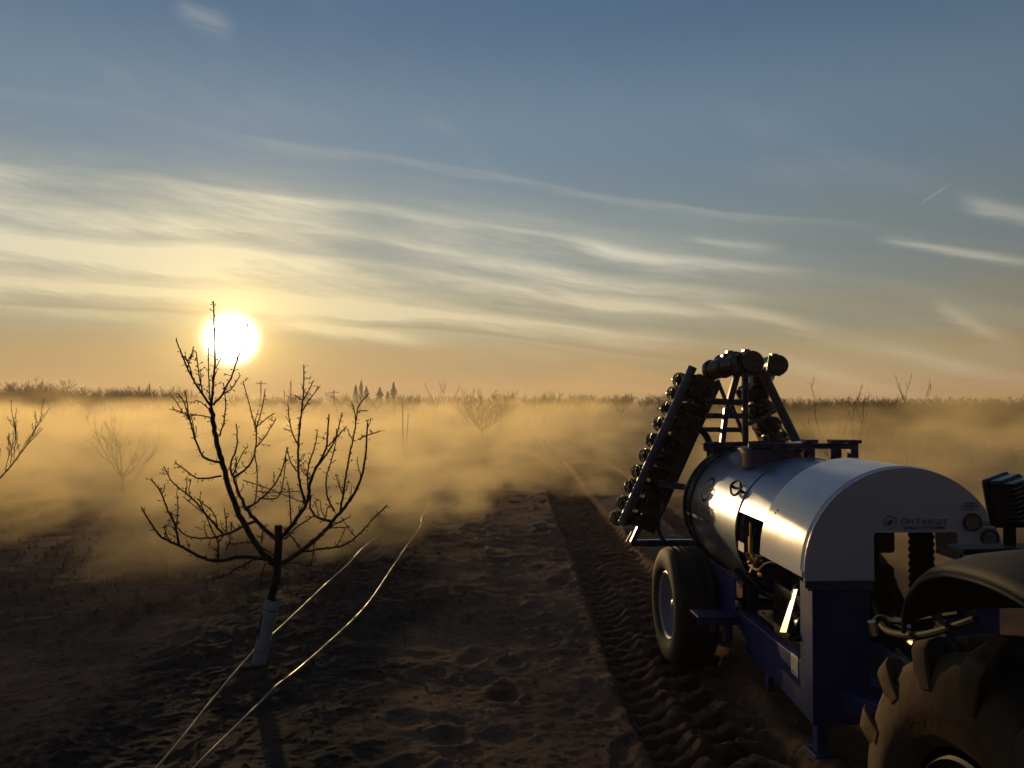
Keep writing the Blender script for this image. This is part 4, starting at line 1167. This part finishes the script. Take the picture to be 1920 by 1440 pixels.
# lamp bracket and finned work lamp
bp = MB(); b0 = TL(1790, 1030, 2.42); b1 = TL(1930, 1028, 2.42)
bp.bar(b0 + Vector((.0, 0, 0)), b1 + Vector((.3, 0, 0)), .09, .018, .003).bar(b0 + Vector((.01, 0, -.01)), b0 + Vector((.03, 0, -.10)), .03, .01, .002)
bp.build('lamp_bracket', fendm, TR)
wl = MB(); wc = TL(1892, 935, 2.40); tilt = Matrix.Rotation(R(-10), 3, 'Y') @ Matrix.Rotation(R(28), 3, 'Z')
wl.box(wc, (.125, .045, .135), tilt, .008)
wl.box(wc + tilt @ Vector((0, .03, 0)), (.135, .02, .145), tilt, .006)
for k in range(9): wl.box(wc + tilt @ Vector((0, -.034, -.056 + k * .014)), (.115, .034, .006), tilt, .001)
wl.build('work_lamp', black, TR)
wb = MB().bar(wc + Vector((0.0, 0, -.06)), TL(1893, 1022, 2.42), .035, .02, .003).tube([wc + Vector((-.05, 0, -.08)), wc + Vector((.05, 0, -.08))], .010, 8)
wb.build('lamp_arm', black_matt, TR)
# rear axle, gearbox, hitch arms and loose hoses in the shade below
gb = MB().box((0, -.1, .62), (.46, .62, .50), None, .04).tube([(-.5, 0, .53), (.5, 0, .53)], .10, 18).box((0, .28, .42), (.10, .5, .06), None, .01)
build_each(gb, 'gearbox', satin, TR, True, 35)
ha = MB().bar((-.26, .15, .50), (-.32, .80, .56), .04, .06, .006).bar((.26, .15, .50), (.32, .80, .56), .04, .06, .006).tube([(-.30, .72, .58), (-.22, .25, .95)], .018, 8).tube([(.30, .72, .58), (.22, .25, .95)], .018, 8)
build_each(ha, 'hitch_arm', black_matt, TR, True, 35)
cv = MB(); cq = TL(1800, 1155, 2.62)
for k in range(7): cv.lathe([(k * .02, .055 + .006 * (k % 2)), (k * .02 + .01, .055 + .006 * ((k + 1) % 2))], cq, (0.2, 1, 0), 16, False)
cv.build('shaft_cover', tyrem, TR, True, 60)
for pts_ in ([(1648, 1195, 3.05), (1640, 1172, 3.1), (1652, 1158, 3.1), (1690, 1165, 3.0), (1800, 1150, 2.7)], [(1640, 1130, 3.4), (1660, 1180, 3.2), (1730, 1190, 2.9), (1830, 1160, 2.6)]):
    hq = MB().tube(smooth_path([TL(*q) for q in pts_], 6), .013, 8); hq.build('hydraulic_hose', black_matt, TR, True)
cp = MB().tube([TL(1640, 1190, 2.95), TL(1634, 1165, 2.95)], .016, 8).build('hose_coupling', galv, TR, True)
# ------------------------------------------------------------------ drip hoses along the row
hosem = mat('drip_hose_pale_plastic', (0.26, 0.19, 0.085), 0.30, spec=0.6, var=0.3, vscale=6, dust=0.35)
def hose(pix, label, r_=0.0065):
    pts = []
    for px, py in pix:
        q = on_ground(px, py, 0.02); pts.append(q)
    pts = smooth_path(pts, 9)
    out = []
    for q in pts:
        out.append(Vector((q.x, q.y, gz(q.x, q.y) + r_ * 0.9 + 0.012)))
    for _ in range(3):                                  # stiff tube bridges the small hollows
        zs = [o_.z for o_ in out]
        for i in range(1, len(out) - 1): out[i].z = max(zs[i], (zs[i - 1] + zs[i + 1]) / 2)
    zs = np.array([o_.z for o_ in out]); pad = np.pad(zs, 6, mode='edge'); zs = np.convolve(pad, np.ones(13) / 13, 'valid')
    for o_, z_ in zip(out, zs): o_.z = z_ + 0.004
    o_ = MB().tube(out, r_, 9).build('drip_hose', hosem, None, True)
    return tag(o_, label, 'hose', 'drip hoses along the tree row')
hose([(160, 1640), (318, 1446), (392, 1345), (472, 1250), (520, 1208), (606, 1128), (650, 1090), (680, 1050), (704, 1026), (730, 1013), (773, 990), (800, 974), (833, 957), (860, 940), (876, 915), (884, 898)],
     'pale drip hose passing right behind the wrapped trunk of the near almond tree')
hose([(255, 1600), (395, 1444), (490, 1342), (520, 1312), (561, 1281), (640, 1210), (690, 1158), (730, 1100), (766, 1040), (788, 1005), (791, 984), (800, 965), (807, 950), (803, 945)],
     'pale drip hose lying on bare soil, the one nearer the wheel tracks')

# ------------------------------------------------------------------ clods and dry weeds
def scatter_clods():
    rg = np.random.RandomState(8); mb = MB(); N = 4200; M = 1300
    y = np.where(np.arange(N) < M, 2.0 + 9 * rg.rand(N) ** 1.5, 2.0 + 12 * rg.rand(N) ** 1.3)
    x = np.where(np.arange(N) < M, rg.choice([1.02, 1.47, 0.66, 1.25, 2.15], N) + rg.normal(0, .09, N), rg.uniform(-5.5, 1.0, N))
    sz = np.where(np.arange(N) < M, np.abs(rg.normal(0, .008, N)) + .004, np.abs(rg.normal(0, .006, N)) + .003)
    zs = ground_z(x, y)
    for x_, y_, z_, s_ in zip(x, y, zs, sz):
        pts = []
        for (ux, uy, uz) in ((1, 0, 0), (-1, 0, 0), (0, 1, 0), (0, -1, 0), (0, 0, 1), (0, 0, -1)):
            j = rg.uniform(.5, 1.4); pts.append((x_ + ux * s_ * j + rg.normal(0, .3) * s_, y_ + uy * s_ * j * 1.2, z_ + s_ * .3 + uz * s_ * .75 * j))
        mb.add(pts, [(0, 2, 4), (2, 1, 4), (1, 3, 4), (3, 0, 4), (2, 0, 5), (1, 2, 5), (3, 1, 5), (0, 3, 5)])
    o_ = mb.build('soil_clods', gm, None, False)
    return tag(o_, 'loose clods of sandy soil along the ruts and lane', 'clods', kind='stuff')
scatter_clods()
weedm = mat('dry_weed', (0.10, 0.085, 0.045), 0.85)
def scatter_weeds():
    rg = random.Random(12); mb = MB()
    for k in range(420):
        Y = 6.2 + 6.5 * rg.random(); px = rg.uniform(-80, 470); x = (px - 960) / 1450 * Y
        if rg.random() < .12: Y = rg.uniform(4, 9); x = rg.uniform(-2.3, -.6)
        z = float(ground_z(np.array([x]), np.array([Y]), False)[0])
        for b in range(rg.randint(3, 7)):
            a = rg.uniform(0, 6.283); h = rg.uniform(.03, .11); w = .0022; ln = rg.uniform(.2, .8) * h
            p0 = Vector((x + rg.gauss(0, .012), Y + rg.gauss(0, .012), z - .01)); p1 = p0 + Vector((math.cos(a) * ln * .4, math.sin(a) * ln * .4, h * .6)); p2 = p0 + Vector((math.cos(a) * ln, math.sin(a) * ln, h))
            sx = Vector((-math.sin(a), math.cos(a), 0)) * w
            mb.add([p0 - sx, p0 + sx, p1 + sx, p1 - sx, p2], [(0, 1, 2, 3), (3, 2, 4)])
    o_ = mb.build('dry_weeds', weedm, None)
    return tag(o_, 'sparse dry weeds on the sandy soil left of the tree', 'weeds', kind='stuff')
scatter_weeds()

def scatter_sticks():
    rg = np.random.RandomState(23); mb = MB(); N = 330
    y = 2.0 + 10 * rg.rand(N) ** 1.3; x = np.where(rg.rand(N) < .6, rg.normal(-1.6, .7, N), rg.uniform(-5, .7, N)); zs = ground_z(x, y)
    for x_, y_, z_ in zip(x, y, zs):
        a = rg.uniform(0, 6.283); ln = rg.uniform(.03, .14); d = Vector((math.cos(a), math.sin(a), rg.normal(0, .12))) * ln; p = Vector((x_, y_, z_ + .006)); r_ = rg.uniform(.0012, .003)
        k = Vector((rg.normal(0, .008), rg.normal(0, .008), .004))
        mb.tube([p - d * .5, p + k, p + d * .5], [r_, r_, r_ * .6], 4)
    o_ = mb.build('pruned_twigs', weedm, None)
    return tag(o_, 'scattered bits of pruned twig on the soil under the tree row', 'twigs', kind='stuff')
scatter_sticks()
# ------------------------------------------------------------------ air: haze box and spray mist
def volume_mat(name, colr, dens, aniso, attr=True):
    m = bpy.data.materials.new(name); m.use_nodes = True
    t = m.node_tree; t.nodes.clear()
    pv = t.nodes.new('ShaderNodeVolumePrincipled'); out = t.nodes.new('ShaderNodeOutputMaterial')
    pv.inputs['Color'].default_value = tuple(colr) + (1,); pv.inputs['Density'].default_value = dens
    pv.inputs['Anisotropy'].default_value = aniso
    pv.inputs['Density Attribute'].default_value = 'density' if attr else ''
    t.links.new(pv.outputs[0], out.inputs['Volume'])
    return m

hz = MB().box((0, 260, 7.0), (1300, 1100, 16.4)).build('haze', volume_mat('evening_haze', (0.96, 0.82, 0.68), 0.0014, 0.28, False))
tag(hz, kind='stuff')

def fog(name, lo, hi, voxel, field, material):
    """a cloud of droplets: a fog grid filled from a density field"""
    ng = bpy.data.node_groups.new(name, 'GeometryNodeTree')
    ng.interface.new_socket('Geometry', in_out='OUTPUT', socket_type='NodeSocketGeometry')
    pos = ng.nodes.new('GeometryNodeInputPosition')
    x, y, z = split(ng, pos.outputs[0])
    d = field(ng, pos.outputs[0], x, y, z)
    vc = ng.nodes.new('GeometryNodeVolumeCube')
    ng.links.new(d.s, vc.inputs['Density'])
    vc.inputs['Min'].default_value = lo; vc.inputs['Max'].default_value = hi
    for k, ax in enumerate('XYZ'): vc.inputs['Resolution ' + ax].default_value = max(4, int((hi[k] - lo[k]) / voxel[k]))
    sm = ng.nodes.new('GeometryNodeSetMaterial'); sm.inputs['Material'].default_value = material
    ng.links.new(vc.outputs[0], sm.inputs['Geometry'])
    go = ng.nodes.new('NodeGroupOutput'); ng.links.new(sm.outputs[0], go.inputs[0])
    vd = bpy.data.volumes.new(name); vd.materials.append(material)
    o = bpy.data.objects.new(name, vd); col.objects.link(o)
    md = o.modifiers.new('fill', 'NODES'); md.node_group = ng
    o['kind'] = 'stuff'
    return o

def drift(ng, pos, x, y, z):
    big = noise(ng, xyz(ng, x * 0.30, y * 0.22, z * 0.5), 1.0, 2, 0.5)
    bil = noise(ng, xyz(ng, x * 0.80 + z * 0.8, y * 0.42, z * 1.3 - x * 0.40), 1.0, 4, 0.62, 1.0)
    lane = x.step(-1.5, 0.2) * x.step(3.2, 2.2)
    right = x.step(2.0, 3.4)
    near = y.step(26.0, 18.0)
    start = 7.3 + lane * 6.5 - right * 0.8 + x.step(-3.5, -5.5) * 2.2 + (big - 0.5) * 5.0
    beam = x.step(-4.2, -2.4) * x.step(1.6, 0.6) * y.step(17.0, 13.5)
    mid = x.step(-7.0, -3.0) * x.step(6.0, 3.0)
    top = 1.74 - 0.75 * y.step(16.0, 30.0) * (1.0 - mid * 0.9) + mid * 0.14 * y.step(12.0, 18.0) + (big - 0.5) * (0.8 + 0.9 * y.step(16.0, 26.0)) * (1.0 - beam * 0.7) + (bil - 0.5) * 1.35 * near * (1.0 - beam * 0.7) - right * (0.05 + 0.16 * x.step(7.0, 4.0)) - beam * 0.60
    e = (y - start).step(0.0, 1.2) * y.step(58.0, 40.0) * x.step(-28.0, -20.0) * x.step(26.0, 19.0)
    e = e * (1.0 - right * y.step(12.5, 16.0))
    vert = (z - top).step(0.08, -0.35)
    puff = bil.step(0.475, 0.575)
    front = y.step(16.5, 11.5)
    body = 0.020 + near * (0.020 + 0.10 * puff) + front * (0.05 * puff + right * 0.30 * puff - 0.025)
    return (e * vert * body).mx(0.0)

mist_mat = volume_mat('spray_droplets', (0.995, 0.85, 0.52), 1.0, 0.45)
mist = fog('spray_mist', (-28, 6.5, -0.05), (26, 58, 2.5), (0.20, 0.24, 0.12), drift, mist_mat)

def plume(ng, pos, x, y, z):
    """ragged wisps rolling over the ground left of the lane"""
    big = noise(ng, xyz(ng, x * 0.30, y * 0.22, z * 0.5), 1.0, 2, 0.5)
    roll = noise(ng, xyz(ng, x * 0.80 + z * 0.8, y * 0.42, z * 1.3 - x * 0.40), 1.0, 3, 0.6, 1.0)
    wisp = noise(ng, xyz(ng, x * 1.5 + z * 1.6, y * 0.8, z * 3.2 - x * 1.1), 1.0, 5, 0.66, 0.9)
    lane = x.step(-1.3, 0.5)
    start = 7.0 + lane * 6.5 + x.step(-3.5, -5.5) * 2.2 + (big - 0.5) * 4.0 + (wisp - 0.5) * 3.5
    beam = x.step(-4.2, -2.4) * y.step(17.0, 13.5)
    top = 1.66 + (big - 0.5) * 0.8 + (roll - 0.5) * 1.0 * (1.0 - beam * 0.7) + (wisp - 0.5) * 0.9 * (1.0 - beam * 0.6) - beam * 0.55
    e = (y - start).step(0.0, 1.0) * y.step(17.0, 12.0) * x.step(-13.0, -10.5) * x.step(2.6, 1.6)
    vert = (z - top).step(0.05, -0.30)
    puff = (roll * 0.55 + wisp * 0.45).step(0.478, 0.560)
    return (e * vert * puff * 0.42).mx(0.0)
wisps_o = fog('spray_mist', (-13, 6.3, -0.03), (2.6, 17, 2.4), (0.10, 0.12, 0.075), plume, mist_mat)

# the jets leaving the fan heads on the left of the tower
def jets(ng, pos, x, y, z):
    tot = None
    Mw = Matrix.Translation(SP.location) @ Matrix.Rotation(R(2.75), 4, 'Z')
    for k, (q, d) in enumerate(JETS[0:4]):
        q = Mw @ q; d = (Mw.to_3x3() @ d).normalized()
        rx, ry, rz_ = x - q.x, y - q.y, z - q.z
        t_ = rx * d.x + ry * d.y + rz_ * d.z
        p2 = (rx * rx + ry * ry + rz_ * rz_ - t_ * t_).mx(0.0)
        r_ = t_.mx(0.0) * 0.11 + 0.012
        g_ = (p2 / (r_ * r_) * -1.0).exp() * t_.step(0.0, 0.04) * t_.step(1.2, 0.4) * (0.16 / (r_ + 0.02))
        tot = g_ if tot is None else tot + g_
    nz = noise(ng, xyz(ng, x * 3.0, y * 3.0, z * 9.0), 1.0, 3, 0.6)
    return tot * nz.step(0.25, 0.65) * 1.0
jet = fog('spray_jets', (-1.1, 5.9, 0.9), (1.35, 6.9, 2.3), (0.028, 0.03, 0.02), jets, mist_mat)

tag(mist, 'broad golden bank of spray mist drifting low over the orchard floor', 'mist')
tag(wisps_o, 'ragged golden wisps of spray mist rolling over the soil behind the near tree', 'mist')
tag(jet, 'pale spray jets leaving the upper left side of the fan tower', 'spray')
tag(hz, 'thin warm evening haze over the whole orchard', 'haze')
